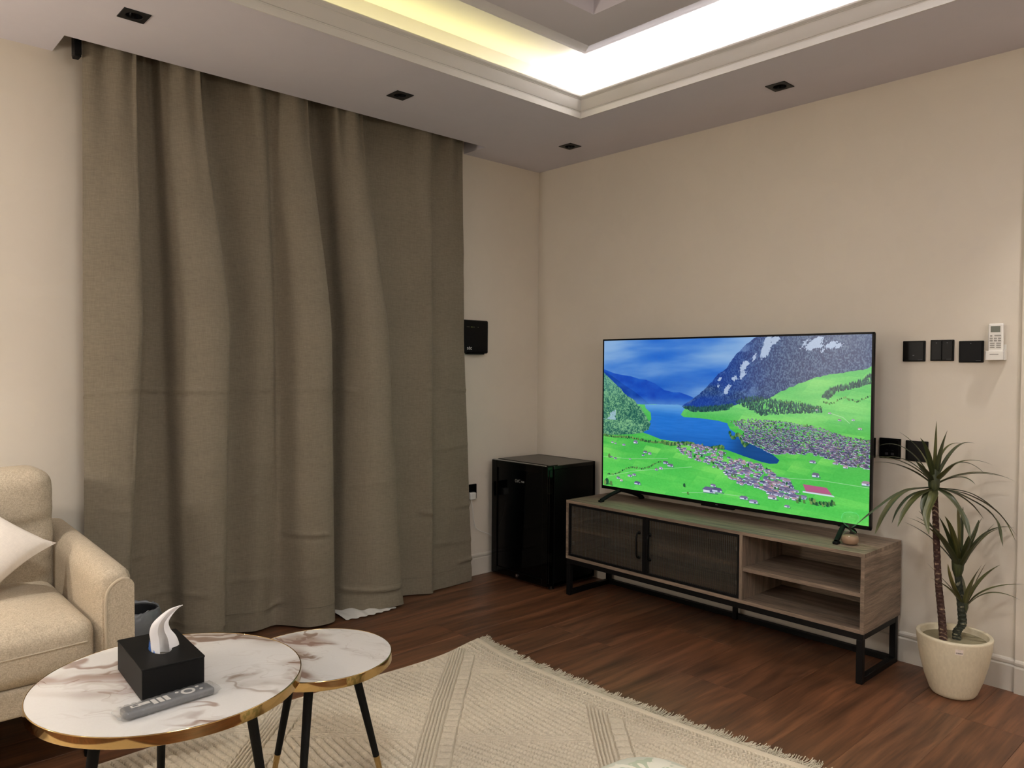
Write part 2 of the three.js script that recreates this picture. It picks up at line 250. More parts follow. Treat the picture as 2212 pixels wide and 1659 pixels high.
// recessed spots
{
  const plate = slab(flatShape([[-0.044, -0.044], [0.044, -0.044], [0.044, 0.044], [-0.044, 0.044]], [circlePath(0, 0, 0.029)]), -0.004, 0.004, 0.0008, 20);
  const lip = lathe([[0.0295, -0.0035], [0.031, -0.005], [0.0325, -0.0035]], 32);
  const cone = lathe([[0.029, -0.003], [0.0265, 0.012], [0.022, 0.026], [0.0175, 0.036]], 32);
  const shell = lathe([[0.034, 0.0], [0.034, 0.06], [0.0, 0.06]], 24);
  const lens = lathe([[0, 0.0345], [0.010, 0.034], [0.0175, 0.036]], 24);
  const reflector = phys(0x0c0c0d, 0.16, { clearcoat: 0.6, side: THREE.DoubleSide });
  const frameMat = std(0x111112, 0.55), lensOff = phys(0x1b1b1c, 0.12, { clearcoat: 1 });
  const lensOn = std(0x000000, 1, { emissive: lin(LIGHT.spot.color), emissiveIntensity: 30 });
  const labels = ['unlit black square ceiling spot nearest the top left corner', 'unlit black square ceiling spot above the middle of the curtain', 'unlit black square ceiling spot nearest the room corner', 'unlit black square ceiling spot above the television'];
  const onLabels = ['lit black square ceiling spot above the sofa', 'lit black square ceiling spot farther along above the sofa', 'lit black square ceiling spot right of the plant', 'lit black square ceiling spot far right along the television wall', 'lit black square ceiling spot beside the camera on the right', 'lit black square ceiling spot behind the camera on the right', 'lit black square ceiling spot over the rear wall', 'lit black square ceiling spot over the rear wall near the sofa'];
  SPOTS_OFF.concat(SPOTS_ON).forEach(([x, z], i) => {
    const on = i >= SPOTS_OFF.length, o = thing('downlight', on ? onLabels[i - SPOTS_OFF.length] : labels[i], 'ceiling spot', [x, H, z], 0, on ? 'lit ceiling spots' : 'unlit ceiling spots');
    part(o, 'trim_plate', plate, frameMat); part(o, 'trim_ring', lip, frameMat); part(o, 'reflector', cone, reflector); part(o, 'housing', shell, M.blackMatte); part(o, 'lamp_lens', lens, on ? lensOn : lensOff);
    if (on) { const s = new THREE.SpotLight(lin(LIGHT.spot.color), LIGHT.spot.candela * (SPOT_GAIN[i - SPOTS_OFF.length] ?? 1), 0, 0.72, 1, 2); s.position.set(0, 0.006, 0); s.target.position.set(0, -1, 0); s.castShadow = true; s.shadow.radius = 0.9; o.add(s, s.target); }
  });
}
// flush lamp in the middle of the stepped ceiling, above and behind the top edge of the picture
{
  const o = thing('ceiling_lamp', 'flush round opal ceiling lamp in the middle of the stepped ceiling', 'ceiling lamp', [2.8, 2.66, 3.0]);
  part(o, 'base', at(cyl(0.27, 0.27, 0.03, 48), 0, -0.0155, 0), M.trimPaint);
  part(o, 'lamp_shade', lathe([[0, -0.075], [0.16, -0.072], [0.235, -0.06], [0.26, -0.03]], 64), std(0x222222, 0.9, { emissive: lin(LIGHT.lamp.color), emissiveIntensity: 1.2, side: THREE.DoubleSide }));
  const a = new THREE.RectAreaLight(lin(LIGHT.lamp.color), LIGHT.lamp.radiance, LIGHT.lamp.size, LIGHT.lamp.size); a.position.set(0, -0.078, 0); a.rotation.x = -Math.PI / 2; o.add(a);
}
{
  const w = structGroup('window_1', 'window behind the drawn curtain');
  part(w, 'frame', [block(-0.135, -0.085, 0.0, 2.30, 0.86, 0.91), block(-0.135, -0.085, 0.0, 2.30, 2.39, 2.44), block(-0.135, -0.085, 2.25, 2.30, 0.91, 2.39), block(-0.135, -0.085, 0.0, 0.05, 0.91, 2.39), block(-0.135, -0.085, 0.05, 2.25, 1.63, 1.67)], std(0x3a3a3c, 0.5));
  for (const [a, b] of [[0.91, 1.63], [1.67, 2.39]]) part(w, 'pane', block(-0.114, -0.108, 0.05, 2.25, a, b), phys(0x15181c, 0.05, { transmission: 0.6 }));
}
// ---------------------------------------------------------------- curtain wall
{
  // fold profile from the left edge to the right edge: [z, depth] near the top, at mid height and near the floor
  const F = [
    [2.640, .130, 2.648, .150, 2.646, .140], [2.550, .155, 2.565, .200, 2.585, .185], [2.470, .172, 2.470, .228, 2.520, .212], [2.450, .165, 2.446, .215, 2.500, .200], [2.452, .110, 2.452, .120, 2.498, .120], [2.405, .070, 2.380, .050, 2.405, .050], [2.365, .085, 2.325, .060, 2.300, .062],
    [2.345, .140, 2.292, .165, 2.262, .160], [2.270, .172, 2.195, .232, 2.190, .220], [2.205, .175, 2.112, .236, 2.128, .222], [2.190, .160, 2.092, .220, 2.110, .208], [2.198, .105, 2.104, .120, 2.118, .120], [2.120, .065, 2.030, .040, 2.035, .045],
    [2.000, .120, 1.915, .118, 1.915, .100], [1.900, .140, 1.850, .120, 1.830, .080], [1.860, .100, 1.822, .090, 1.800, .090], [1.800, .160, 1.740, .205, 1.715, .205], [1.715, .175, 1.622, .236, 1.600, .224], [1.696, .160, 1.600, .220, 1.577, .208], [1.705, .090, 1.618, .105, 1.594, .110], [1.640, .045, 1.560, .015, 1.535, .030],
    [1.575, .075, 1.500, .045, 1.500, .060], [1.555, .140, 1.472, .140, 1.474, .120], [1.490, .162, 1.390, .205, 1.345, .200], [1.410, .168, 1.295, .226, 1.212, .218], [1.394, .150, 1.272, .208, 1.190, .205], [1.394, .105, 1.278, .120, 1.196, .130], [1.300, .080, 1.200, .085, 1.120, .085],
    [1.100, .130, 1.055, .125, 1.030, .115], [.965, .150, .960, .160, .950, .155], [.935, .118, .928, .116, .918, .115], [.830, .135, .820, .128, .790, .118], [.728, .125, .706, .120, .640, .112]];
  const top = 2.605, bot = 0.006;
  const levels = [2.43, 1.40, 0.22];
  function row(y) {
    const pts = F.map((f, i) => {
      const t = y > levels[1] ? clamp((levels[0] - y) / (levels[0] - levels[1]), -0.15, 1) : 0, s = y <= levels[1] ? clamp((levels[1] - y) / (levels[1] - levels[2]), 0, 1.18) : 0;
      const e = t * t * (3 - 2 * t) * 0.4 + t * 0.6;
      let z = y > levels[1] ? lerp(f[0], f[2], e) : lerp(f[2], f[4], s), x = y > levels[1] ? lerp(f[1], f[3], e) : lerp(f[3], f[5], s);
      return V3(x, 0, z);
    });
    return new THREE.CatmullRomCurve3(pts, false, 'centripetal');
  }
  const NU = 420, NV = 260, P = [];
  for (let j = 0; j <= NV; j++) {
    const y = lerp(bot, top, j / NV), c = row(y), r = [];
    const pl = Math.exp(-Math.max(0, top - 0.09 - y) / 0.22);
    for (let i = 0; i <= NU; i++) {
      const u = i / NU, q = c.getPoint(u); let x = q.x, z = q.z;
      x += 0.013 * pl * Math.sin(u * 26 * 6.283 + 1.2 * Math.sin(u * 19)) ;                       // gathers of the heading tape
      const crease = (yc, w, amp, ph) => { const d = y - yc - 0.03 * (vnoise(u * 15 + ph, 3) - 0.5) - 0.03 * (vnoise(u * 5 + ph, 9) - 0.5); return amp * 2 * smooth(0.25, 0.8, vnoise(u * 22 + ph, 5 + ph)) * Math.exp(-(d * d) / (w * w)); };
      x += crease(1.135, 0.010, 0.0034, 1) - crease(1.118, 0.014, 0.0022, 1.3) + crease(0.455, 0.010, 0.0042, 4) - crease(0.437, 0.013, 0.003, 4.2) + crease(1.60, 0.008, 0.0018, 7) + crease(0.80, 0.008, 0.0022, 11) + crease(0.66, 0.007, 0.0018, 15) + crease(0.12, 0.010, 0.006, 19) + crease(0.10, 0.02, -0.003, 19) + crease(0.25, 0.012, 0.003, 23);
      x += 0.006 * (fbm(u * 30, y * 2.2, 3) - 0.5) + 0.004 * (fbm(u * 60, y * 9 + 5, 2) - 0.5);
      if (y < 0.06) x += 0.02 * (1 - y / 0.06) * (vnoise(u * 18, 40) - 0.4);                           // the hem just meets the floor
      r.push([x, y + (y < 0.3 ? 0.010 * (vnoise(u * 9, 77) - 0.2) * (1 - y / 0.3) : 0), z]);
    }
    P.push(r);
  }
  const len = [0]; for (let i = 1; i <= NU; i++) len.push(len[i - 1] + Math.hypot(P[120][i][0] - P[120][i - 1][0], P[120][i][2] - P[120][i - 1][2]));
  const geo = grid(NU, NV, (u, v) => P[Math.round(v * NV)][Math.round(u * NU)], (u, v, q) => [len[Math.round(u * NU)], q[1]]);
  const o = thing('curtain', 'full-height taupe fabric curtain in deep folds, drawn across the left wall', 'curtain');
  part(o, 'panel', geo, M.curtain);
  const hemRow = P[Math.round(NV * 0.034)].map(q => [q[0] + 0.0012, q[1], q[2]]).filter((_, i) => i % 4 === 0);
  part(o, 'hem_stitch', tube(hemRow, 0.0011, 420, 4), M.curtain);
  const k = thing('curtain_track', 'pale curtain rail inside the ceiling pocket', 'curtain rail');
  part(k, 'rail', span(0.115, 0.155, 2.612, 2.632, 0.63, 2.70, 0.003), M.trimPaint); part(k, 'bracket', span(0.12, 0.15, 2.632, SLAB, 1.2, 1.24), M.trimPaint); part(k, 'bracket', span(0.12, 0.15, 2.632, SLAB, 2.1, 2.14), M.trimPaint);
  const m = thing('curtain_motor', 'slim black curtain motor hanging in the pocket left of the curtain', 'curtain motor', [0.135, 2.443, 2.660]);
  part(m, 'body', at(rbox(0.05, 0.17, 0.026, 0.004), 0, 0.085, 0), M.blackPlastic); part(m, 'end_cap', at(rbox(0.046, 0.008, 0.023, 0.003), 0, -0.003, 0), M.blackMatte);
  // white lining, visible where it spills out under the hem
  const liningMat = phys(0xcfcbc4, 0.95, { side: THREE.DoubleSide });
  part(o, 'lining', grid(160, 40, (u, v) => { const y = v * 2.28, z = lerp(0.87, 2.43, u); return [-0.035 + 0.012 * Math.sin(u * 150) * (0.4 + 0.6 * v), y + 0.004, z]; }), M.sheer, 'white lining');
  part(o, 'lining_hem', grid(60, 16, (u, v) => { const z = lerp(1.225, 1.52, u), e = Math.sin(Math.PI * clamp(u)) ** 0.5; return [lerp(-0.02, 0.215 + 0.022 * e, v) + 0.006 * Math.sin(u * 40) * v, 0.004 + (0.028 + 0.010 * Math.sin(u * 23 + v * 5)) * Math.sin(Math.PI * Math.min(1, v * 0.97 + 0.02)) ** 0.7 * (1 - 0.3 * v) * (0.35 + 0.65 * e), z]; }), liningMat, 'white lining showing on the floor under the hem');
}
// ---------------------------------------------------------------- sofa
{
  const o = thing('sofa', 'beige woven fabric sofa with sloping padded arm', 'sofa', [0, 0, 0]);
  const z0 = 2.69, z1 = 4.14;
  part(o, 'base', uvMetres(span(0.08, 0.922, 0.225, 0.31, z0 + 0.02, z1 - 0.02, 0.012, 4), 'z'), M.sofa);
  for (const [x, z] of [[0.14, z0 + 0.10], [0.80, z0 + 0.10], [0.14, z1 - 0.1], [0.80, z1 - 0.1]]) part(o, 'leg', at(cyl(0.014, 0.024, 0.235, 20), x, 0.1175, z), M.blackMatte);
  part(o, 'back_frame', uvMetres(span(0.035, 0.17, 0.24, 0.74, z0 + 0.106, z1 - 0.106, 0.04, 5), 'z'), M.sofa);
  const armGeo = (za, zb, sgn) => {
    const w = zb - za, g = cushion(0.885, 0.40, w, 0.046, { y: 0.006, z: 0.006 }, 20, 0.003, za), p = g.attributes.position;
    for (let i = 0; i < p.count; i++) { const x = p.getX(i), y = p.getY(i); p.setY(i, y + clamp((y + 0.2) / 0.4) * (-0.016 * (x / 0.44) + 0.004) ); }
    g.translate(0.485, 0.425, (za + zb) / 2); g.computeVertexNormals(); return mergeSmooth(g);
  };
  function mergeSmooth(g) { const uv = g.attributes.uv.clone(); g.deleteAttribute('normal'); const h = g.clone(); h.deleteAttribute('uv'); const k = mergeVertices(h, 1e-5); k.computeVertexNormals(); const n = k.toNonIndexed(); n.setAttribute('uv', uv); return n; }
  for (const s of [0, 1]) {
    const za = s ? z1 - 0.105 : z0, zb = s ? z1 : z0 + 0.105; const arm = part(o, 'arm', armGeo(za, zb), M.sofa);
    const zi = s ? za + 0.025 : zb - 0.025, zo = s ? zb - 0.002 : za + 0.002, zt = zi > zo ? 1 : -1;  // inner and outer edge of the front panel
    const ps = new THREE.Shape(); ps.moveTo(0, 0); ps.lineTo(0, 0.288); ps.quadraticCurveTo(0.001, 0.312, 0.022, 0.328); ps.quadraticCurveTo(0.040, 0.338, 0.058, 0.335); ps.quadraticCurveTo(0.072, 0.331, 0.076, 0.314); ps.lineTo(0.077, 0); ps.closePath();
    const pg = new THREE.ExtrudeGeometry(ps, { depth: 0.006, bevelEnabled: true, bevelSize: 0.003, bevelThickness: 0.003, bevelSegments: 3, curveSegments: 12 });
    pg.rotateY(Math.PI / 2); if (s) { pg.scale(1, 1, -1); const q = pg.attributes.position; for (let t = 0; t < q.count; t += 3) { const a = [q.getX(t), q.getY(t), q.getZ(t)]; q.setXYZ(t, q.getX(t + 1), q.getY(t + 1), q.getZ(t + 1)); q.setXYZ(t + 1, ...a); } pg.computeVertexNormals(); }
    pg.translate(0.923, 0.243, s ? za + 0.025 : zb - 0.025); const fp = part(arm, 'front_panel', uvMetres(pg, 'y'), M.sofa);
    const sg = s ? 1 : -1, zz = s ? za + 0.022 : zb - 0.022, line = [[0.932, 0.24, zz], [0.932, 0.40, zz], [0.932, 0.525, zz], [0.932, 0.556, zz + sg * 0.008], [0.931, 0.574, zz + sg * 0.026], [0.929, 0.581, zz + sg * 0.046], [0.925, 0.577, zz + sg * 0.066]];
    part(arm, 'piping', tube(line, 0.0052, 60, 8), M.sofaPiping);
  }
  const zs = z0 + 0.105, zm = (z0 + z1) / 2, zw = zm - zs - 0.003;
  for (const k of [0, 1]) {
    const zc = k ? zm + 0.0015 + zw / 2 : zm - 0.0015 - zw / 2;
    const sc = cushion(0.665, 0.172, zw, 0.052, { y: 0.036, x: 0.012 }, 26, 0.004, 3 + k); sc.translate(0.600, 0.392, zc); const m = part(o, 'seat_cushion', mergeSmooth(sc), M.sofa);
    part(m, 'piping', tube([[0.938, 0.412, zc - zw / 2 + 0.03], [0.944, 0.410, zc - zw / 4], [0.946, 0.408, zc], [0.944, 0.410, zc + zw / 4], [0.938, 0.412, zc + zw / 2 - 0.03]], 0.0022, 60, 6), M.sofaPiping);
    const bc = cushion(0.235, 0.475, zw - 0.006, 0.062, { x: 0.035 }, 30, 0.005, 8 + k), q = bc.attributes.position;
    for (let i = 0; i < q.count; i++) { const x = q.getX(i), y = q.getY(i), z = q.getZ(i); const tuft = Math.exp(-(((y - 0.055 - 0.010 * Math.sin(z * 9)) / 0.016) ** 2)); const face = clamp((x + 0.02) / 0.12); const side = Math.exp(-(((Math.abs(z) - zw / 2) / 0.06) ** 2)); q.setX(i, x - 0.022 * tuft * face - 0.12 * (y + 0.24) * 0.55 + 0.004 * Math.sin(y * 120 + z * 14) * side * face); }
    bc.translate(0.292, 0.636, zc - (k ? 0 : 0.006)); part(o, 'back_cushion', mergeSmooth(bc), M.sofa);
  }
  // throw pillow
  const S = 0.385, pil = (sgn) => grid(28, 28, (u, v) => { const a = u * 2 - 1, b = v * 2 - 1, f = Math.max(0, (1 - a * a) * (1 - b * b)) ** 0.42; const pinch = 1 - 0.17 * (1 - a * a) * Math.abs(b) ** 3, pinch2 = 1 - 0.17 * (1 - b * b) * Math.abs(a) ** 3; return [a * S / 2 * pinch2, b * S / 2 * pinch, sgn * (0.062 * f + 0.004 * (fbm(a * 3 + 4, b * 3 + sgn, 3) - 0.5) * f)]; }, (u, v) => [u * S, v * S]);
  const back = pil(-1), ii = back.index.array; for (let i = 0; i < ii.length; i += 3) { const t = ii[i]; ii[i] = ii[i + 1]; ii[i + 1] = t; } back.computeVertexNormals();
  const w = thing('throw_pillow', 'off-white square throw pillow leaning on the sofa back', 'pillow', [0.545, 0.652, 3.098]); const body = new THREE.Group();
  const pm = part(w, 'cover', [pil(1), back], M.pillow); pm.rotation.set(0, Math.PI / 2, 0); pm.rotation.order = 'YXZ'; pm.rotation.set(-0.72, Math.PI / 2, 0.74);
}
// ---------------------------------------------------------------- floor lamp past the far end of the sofa, left of the picture
{
  const o = thing('floor_lamp', 'floor lamp with drum shade standing past the far end of the sofa', 'floor lamp', [0.62, 0, 4.45]);
  part(o, 'base', lathe([[0, 0], [0.14, 0], [0.14, 0.012], [0.02, 0.022], [0, 0.022]], 40), M.blackMetal); part(o, 'pole', at(cyl(0.009, 0.009, 1.40, 16), 0, 0.72, 0), M.blackMetal);
  part(o, 'lamp_shade', lathe([[0.17, 1.36], [0.155, 1.66]], 48), std(0xe8dcc8, 0.95, { emissive: lin(LIGHT.floorLamp.color), emissiveIntensity: 1.1, side: THREE.DoubleSide }));
  part(o, 'bulb', at(new THREE.SphereGeometry(0.035, 20, 14), 0, 1.50, 0), std(0xffffff, 0.5, { emissive: lin(LIGHT.floorLamp.color), emissiveIntensity: 6 }));
  const l = new THREE.PointLight(lin(LIGHT.floorLamp.color), LIGHT.floorLamp.candela, 0, 2); l.position.set(0, 1.50, 0); l.castShadow = true; l.shadow.radius = 6; o.add(l);
}
{
  const o = thing('pendant_lamp', 'opal globe pendant hanging right of the camera', 'pendant lamp', [5.0, 1.62, 2.8]);
  part(o, 'lamp_globe', at(new THREE.SphereGeometry(0.13, 32, 24), 0, 0.13, 0), std(0xffffff, 0.6, { emissive: lin(LIGHT.pendant.color), emissiveIntensity: 1.1 }));
  part(o, 'cap', at(cyl(0.045, 0.03, 0.04, 24), 0, 0.275, 0), M.blackMetal); part(o, 'cord', at(cyl(0.003, 0.003, H - 1.62 - 0.295, 8), 0, 0.295 + (H - 1.62 - 0.295) / 2, 0), M.blackMetal); part(o, 'ceiling_rose', at(cyl(0.05, 0.05, 0.02, 24), 0, H - 1.62 - 0.0105, 0), M.blackMetal);
  const l = new THREE.PointLight(lin(LIGHT.pendant.color), LIGHT.pendant.candela, 0, 2); l.position.set(0, 0.13, 0); l.castShadow = true; l.shadow.radius = 6; o.add(l);
}
// ---------------------------------------------------------------- bin beside the sofa
{
  const o = thing('trash_bin', 'small black bin with a clear bag liner between sofa and curtain', 'bin', [0.40, 0, 2.543]);
  part(o, 'body', lathe([[0, 0.0], [0.066, 0.0], [0.069, 0.006], [0.084, 0.312], [0.087, 0.316], [0.084, 0.318], [0.080, 0.312], [0.066, 0.012], [0, 0.010]], 40), std(0x17181b, 0.55));
  const bag = grid(64, 22, (u, v) => { const a = u * Math.PI * 2, k = v; let r, y; const n = fbm(Math.cos(a) * 2 + 5, Math.sin(a) * 2 + v * 3, 3) - 0.5, n2 = Math.abs(fbm(Math.cos(a) * 5 + 9, Math.sin(a) * 5 + v * 6, 3) - 0.5); if (k < 0.3) { r = lerp(0.078, 0.089, k / 0.3); y = lerp(0.26, 0.322, k / 0.3); } else { const t = (k - 0.3) / 0.7; r = 0.089 + 0.010 * Math.sin(t * Math.PI) + 0.022 * n2 * (0.4 + t); y = 0.326 - t * 0.112 + 0.012 * n * (1 + t); if (t < 0.25) y += 0.02 * n2; } return [Math.cos(a) * r, y, Math.sin(a) * r]; });
  part(o, 'bag_liner', bag, phys(0xa8adb3, 0.30, { transmission: 0.66, side: THREE.DoubleSide }), 'clear crinkled plastic bag');
}
// ---------------------------------------------------------------- rug
const RUG = 0.017;
{
  const zEdge = x => x < 2.4 ? 1.258 - 0.066 * (x - 1.25) ** 2 : 1.171 - 0.152 * (x - 2.4);
  const X0 = 0.90, X1 = 2.52, LZ = 2.75;
  function place(s, t) {                               // s across (from the sofa side), t away from the fringe, metres
    let x = X0 + s, z = zEdge(x) + t; const f = Math.exp(-(s * s) / 0.012) * Math.exp(-(t * t) / 0.02);
    x -= 0.042 * f; z -= 0.034 * f; x += 0.012 * Math.sin(t * 5.0) * Math.exp(-s * 6); return [x, z];
  }
  const tri = x => Math.abs(mod(x, 1) - 0.5) * 2;
  const saw = (p, duty) => { const f = mod(p, 1); return f < duty ? 0 : 1 - 0.22 * Math.abs((f - duty) / (1 - duty) * 2 - 1) ** 2; };
  function relief(a, b) {                              // carved pile height 0..1 at a metres across, b metres in
    const nA = (vnoise(a * 30, b * 30) - 0.5) * 0.003;
    if (b < 0.024) return 0.75;
    if (b < 0.082) { const k = Math.floor((b - 0.024) / 0.0145), f = mod((b - 0.024) / 0.0145, 1); return saw((a + (k % 2 ? 1 : -1) * f * 0.009) / 0.0135, 0.32) * (f < 0.12 ? 0.5 : 1); }
    if (b < 0.088 || (b > 0.104 && b < 0.108)) return 0.05;
    if (b < 0.104) return saw(a / 0.011, 0.25);
    // a diamond lattice of ribbed and laddered bands over fields of corded hatching
    const P = (a + b) * 0.7071 + nA, Q = (a - b) * 0.7071 + nA, L = 0.56, fq = mod(Q + 0.115, L), fp = mod(P - 0.28, L), cq = Math.floor((Q + 0.115) / L), cp = Math.floor((P - 0.28) / L), nub = 0.66 + 0.34 * vnoise(a * 150, b * 150);
    if (fq < 0.062) return (fq < 0.004 ? 0.1 : saw(fq / 0.0124, 0.26)) * (0.8 + 0.2 * nub);
    if (fq < 0.118) { const w = saw((P + 0.01) / 0.044, 0.10); return Math.min(w, fq < 0.068 || fq > 0.114 ? 0.12 : 1) * (0.6 + 0.4 * nub); }
    if (fp < 0.050) return (fp < 0.004 ? 0.1 : saw(fp / 0.0124, 0.26)) * (0.8 + 0.2 * nub);
    const k = mod(cp + cq, 2) ? 0.16 : -0.10, t = (b + a * k + nA) / 0.0265, row = Math.floor(t), cord = 0.84 + 0.16 * Math.sin((a - b * k) / 0.0125 * 6.283 + VAL[row & 255] * 40 + vnoise(a * 60, row) * 3);
    return saw(t, 0.20) * cord * (0.84 + 0.16 * nub);
  }
  const SX = X1 - X0, N = 2048, hgt = new Float32Array(N * N), TA = 1.7, TB = 1.95;
  for (let j = 0; j < N; j++) for (let i = 0; i < N; i++) { const a = (i + 0.5) / N * TA, b = (j + 0.5) / N * TB; hgt[j * N + i] = clamp(relief(a, b) * (0.88 + 0.2 * (vnoise(a * 260, b * 260) - 0.5) + 0.16 * (vnoise(a * 90, b * 90) - 0.5))); }
  const rugBump = grey(N, N, (u, v, i, j) => hgt[j * N + i]);
  const rugColor = texture(1024, 1024, (u, v) => { const b = fbm(u * 5, v * 6, 4) - 0.5, n = vnoise(u * 420, v * 480) - 0.5; const k = b * 18 + n * 16; return [209 + k, 196 + k, 174 + k * 0.95]; });
  for (const t of [rugBump, rugColor]) t.wrapS = t.wrapT = THREE.MirroredRepeatWrapping;
  const mat = phys(0xffffff, 0.98, { map: rugColor, bumpMap: rugBump, bumpScale: 0.004, sheen: 0.2, sheenRoughness: 0.8 });
  const o = thing('rug', 'cream carved-pile rug with fringed edge under the round tables', 'rug');
  const high = (a, b) => { const x = clamp(a / TA * N - 0.5, 0, N - 2), y = clamp(b / TB * N - 0.5, 0, N - 2), i = Math.floor(x), j = Math.floor(y), f = x - i, g = y - j, k = j * N + i; return lerp(lerp(hgt[k], hgt[k + 1], f), lerp(hgt[k + N], hgt[k + N + 1], f), g); };
  const NV = 1080, vAt = v => v < 0.95 ? v / 0.95 * 1.94 : 1.94 + (v - 0.95) / 0.05 * (LZ - 1.94);        // dense where the carving shows
  part(o, 'pile', grid(760, NV, (u, v) => { const s = u * SX, t = vAt(v), e = Math.min(s, SX - s, t, LZ - t); const [x, z] = place(s, t); return [x, RUG - 0.0128 - 0.003 * Math.exp(-e / 0.004) + 0.0124 * (t < 1.94 ? high(s, t) : 0.8), z]; }, (u, v) => [u * SX / TA, vAt(v) / TB]), mat);
  const edge = (pts) => tube(pts, 0.0068, 160, 6);
  const bind = std(0xd2c4ad, 0.95);
  const e1 = [], e2 = []; for (let i = 0; i <= 60; i++) { const [x, z] = place(0, i / 60 * LZ); e1.push([x, 0.007, z]); const [p, q] = place(i / 60 * SX, 0.004); e2.push([p, 0.0055, q]); }
  part(o, 'side_binding', edge(e1), bind);
  part(o, 'end_binding', grid(120, 8, (u, v) => { const [x, z] = place(u * SX, -0.012 + v * 0.034); return [x, 0.003 + 0.0125 * Math.sin(Math.PI * clamp(v * 0.86 + 0.07)) ** 0.5 - 0.0012 * Math.exp(-(((v - 0.5) / 0.07) ** 2)), z]; }, (u, v) => [u * SX, v * 0.03]), bind);
  // fringe: bundles of cut yarn
  const r = rngOf(99), fr = []; const yarn = [];
  for (let s = 0.0; s < SX; s += 0.0042) {
    for (const layer of [0, 1]) {
      const clump = Math.floor((s + layer * 0.012) / 0.031), cr = rngOf(clump * 7 + layer * 131 + 5), lean = (cr() - 0.5) * 0.036 + 0.012 * (r() - 0.5), len = (layer ? 0.040 : 0.060) * (0.8 + 0.35 * cr()) * (0.88 + 0.24 * r()), [x, z] = place(s, -0.008), lift = (layer ? 0.0050 : 0.0015) + 0.002 * r(), c = Math.exp(-s * s / 0.004);
      const dz = -1, out = -0.4 * c; const pts = [V3(x, 0.007, z), V3(x + lean * 0.25 + out * len * 0.3, lift + 0.004, z - len * 0.35), V3(x + lean * 0.7 + out * len * 0.6, lift, z - len * 0.72), V3(x + lean + out * len, 0.003 + 0.005 * r(), z - len)];
      yarn.push(new THREE.TubeGeometry(new THREE.CatmullRomCurve3(pts), 5, 0.00165, 3, false));
    }
  }
  const f = part(o, 'fringe', yarn, std(0xcfc3ad, 0.98)); f.userData.kind = 'stuff';
}
// ---------------------------------------------------------------- round tables
function marble(seed, ang) {
  const ca = Math.cos(ang), sa = Math.sin(ang);
  return texture(1024, 1024, (u, v) => {
    const x = (u - 0.5) * ca - (v - 0.5) * sa, y = (u - 0.5) * sa + (v - 0.5) * ca;
    const wx = fbm(x * 4 + seed, y * 4 + seed, 4) - 0.5, wy = fbm(x * 4 + seed + 40, y * 4 - seed + 90, 4) - 0.5;
    const X = x * 2.0 + wx * 0.95 + seed, Y = y * 5.4 + wy * 1.7 + seed * 2;
    const zone = smooth(0.34, 0.56, fbm(x * 1.9 + seed * 3.1, y * 3.6 + seed, 3));
    const vein = 1 - Math.abs(2 * fbm(X, Y, 4) - 1), fine = 1 - Math.abs(2 * fbm(X * 2.3 + 7, Y * 2.3 + 3, 4) - 1), cloud = fbm(X * 0.9 + 3, Y * 0.8, 4);
    let d = 1.45 * zone * (0.50 * smooth(0.42, 0.70, cloud) + 0.65 * smooth(0.90, 0.985, vein) * (0.4 + cloud)) + (0.12 + zone * 0.5) * smooth(0.93, 0.99, fine) * smooth(0.35, 0.65, cloud);
    d = clamp(d); const n = (fbm(u * 200, v * 200, 2) - 0.5) * 4;
    const red = clamp(fbm(X * 1.7 + 21, Y * 0.8 + 5, 3) * 1.5 - 0.35);
    return [lerp(222, lerp(138, 146, red), d) + n, lerp(219, lerp(123, 112, red), d) + n, lerp(214, lerp(108, 102, red), d) + n];
  });
}
function roundTable(c, y, r, legs, rt, rb, seed, ang, label, legLabel) {
  const o = thing('round_table', label, 'table', [c[0], 0, c[1]]);
  const mat = phys(0xffffff, 0.16, { map: marble(seed, ang), clearcoat: 1, clearcoatRoughness: 0.03 });
  const topG = new THREE.CylinderGeometry(r - 0.0025, r - 0.0025, 0.012, 96); { const p = topG.attributes.position, uv = topG.attributes.uv; for (let i = 0; i < p.count; i++) uv.setXY(i, p.getX(i) / (2 * r) + 0.5, p.getZ(i) / (2 * r) + 0.5); }
  part(o, 'marble_top', at(topG, 0, y - 0.007, 0), mat);
  part(o, 'rim', lathe([[r - 0.006, y - 0.026], [r - 0.001, y - 0.026], [r, y - 0.025], [r, y - 0.002], [r - 0.0008, y - 0.0002], [r - 0.0022, y], [r - 0.0032, y - 0.0012], [r - 0.0032, y - 0.012]], 128), M.gold, 'polished gold rim');
  part(o, 'underside', at(new THREE.CylinderGeometry(r - 0.005, r - 0.005, 0.011, 64), 0, y - 0.0195, 0), M.blackMatte);
  legs.forEach(a => {
    const d = V3(Math.cos(a), 0, Math.sin(a)), A = V3(d.x * rt, y - 0.025, d.z * rt), B = V3(d.x * rb, RUG + 0.001, d.z * rb), tip = 0.16;
    const seg = (P, Q, ra, rb2) => { const L = P.distanceTo(Q), g = new THREE.CylinderGeometry(ra, rb2, L, 24), q = new THREE.Quaternion().setFromUnitVectors(V3(0, 1, 0), P.clone().sub(Q).normalize()); g.applyQuaternion(q); const m = P.clone().add(Q).multiplyScalar(0.5); return g.translate(m.x, m.y, m.z); };
    const K = A.clone().lerp(B, 1 - tip); const lg = part(o, 'leg', seg(A, K, 0.0135, 0.0095), M.blackMatte); part(lg, 'brass_tip', seg(K, B, 0.0096, 0.0078), M.gold, 'brass foot');
    part(o, 'leg_socket', at(cyl(0.024, 0.024, 0.004, 24), A.x, y - 0.027, A.z), M.blackMetal);
  });
  return o;
}
const BIG = [1.543, 2.786], BIGY = 0.48, SM = [1.503, 2.362], SMY = 0.42;
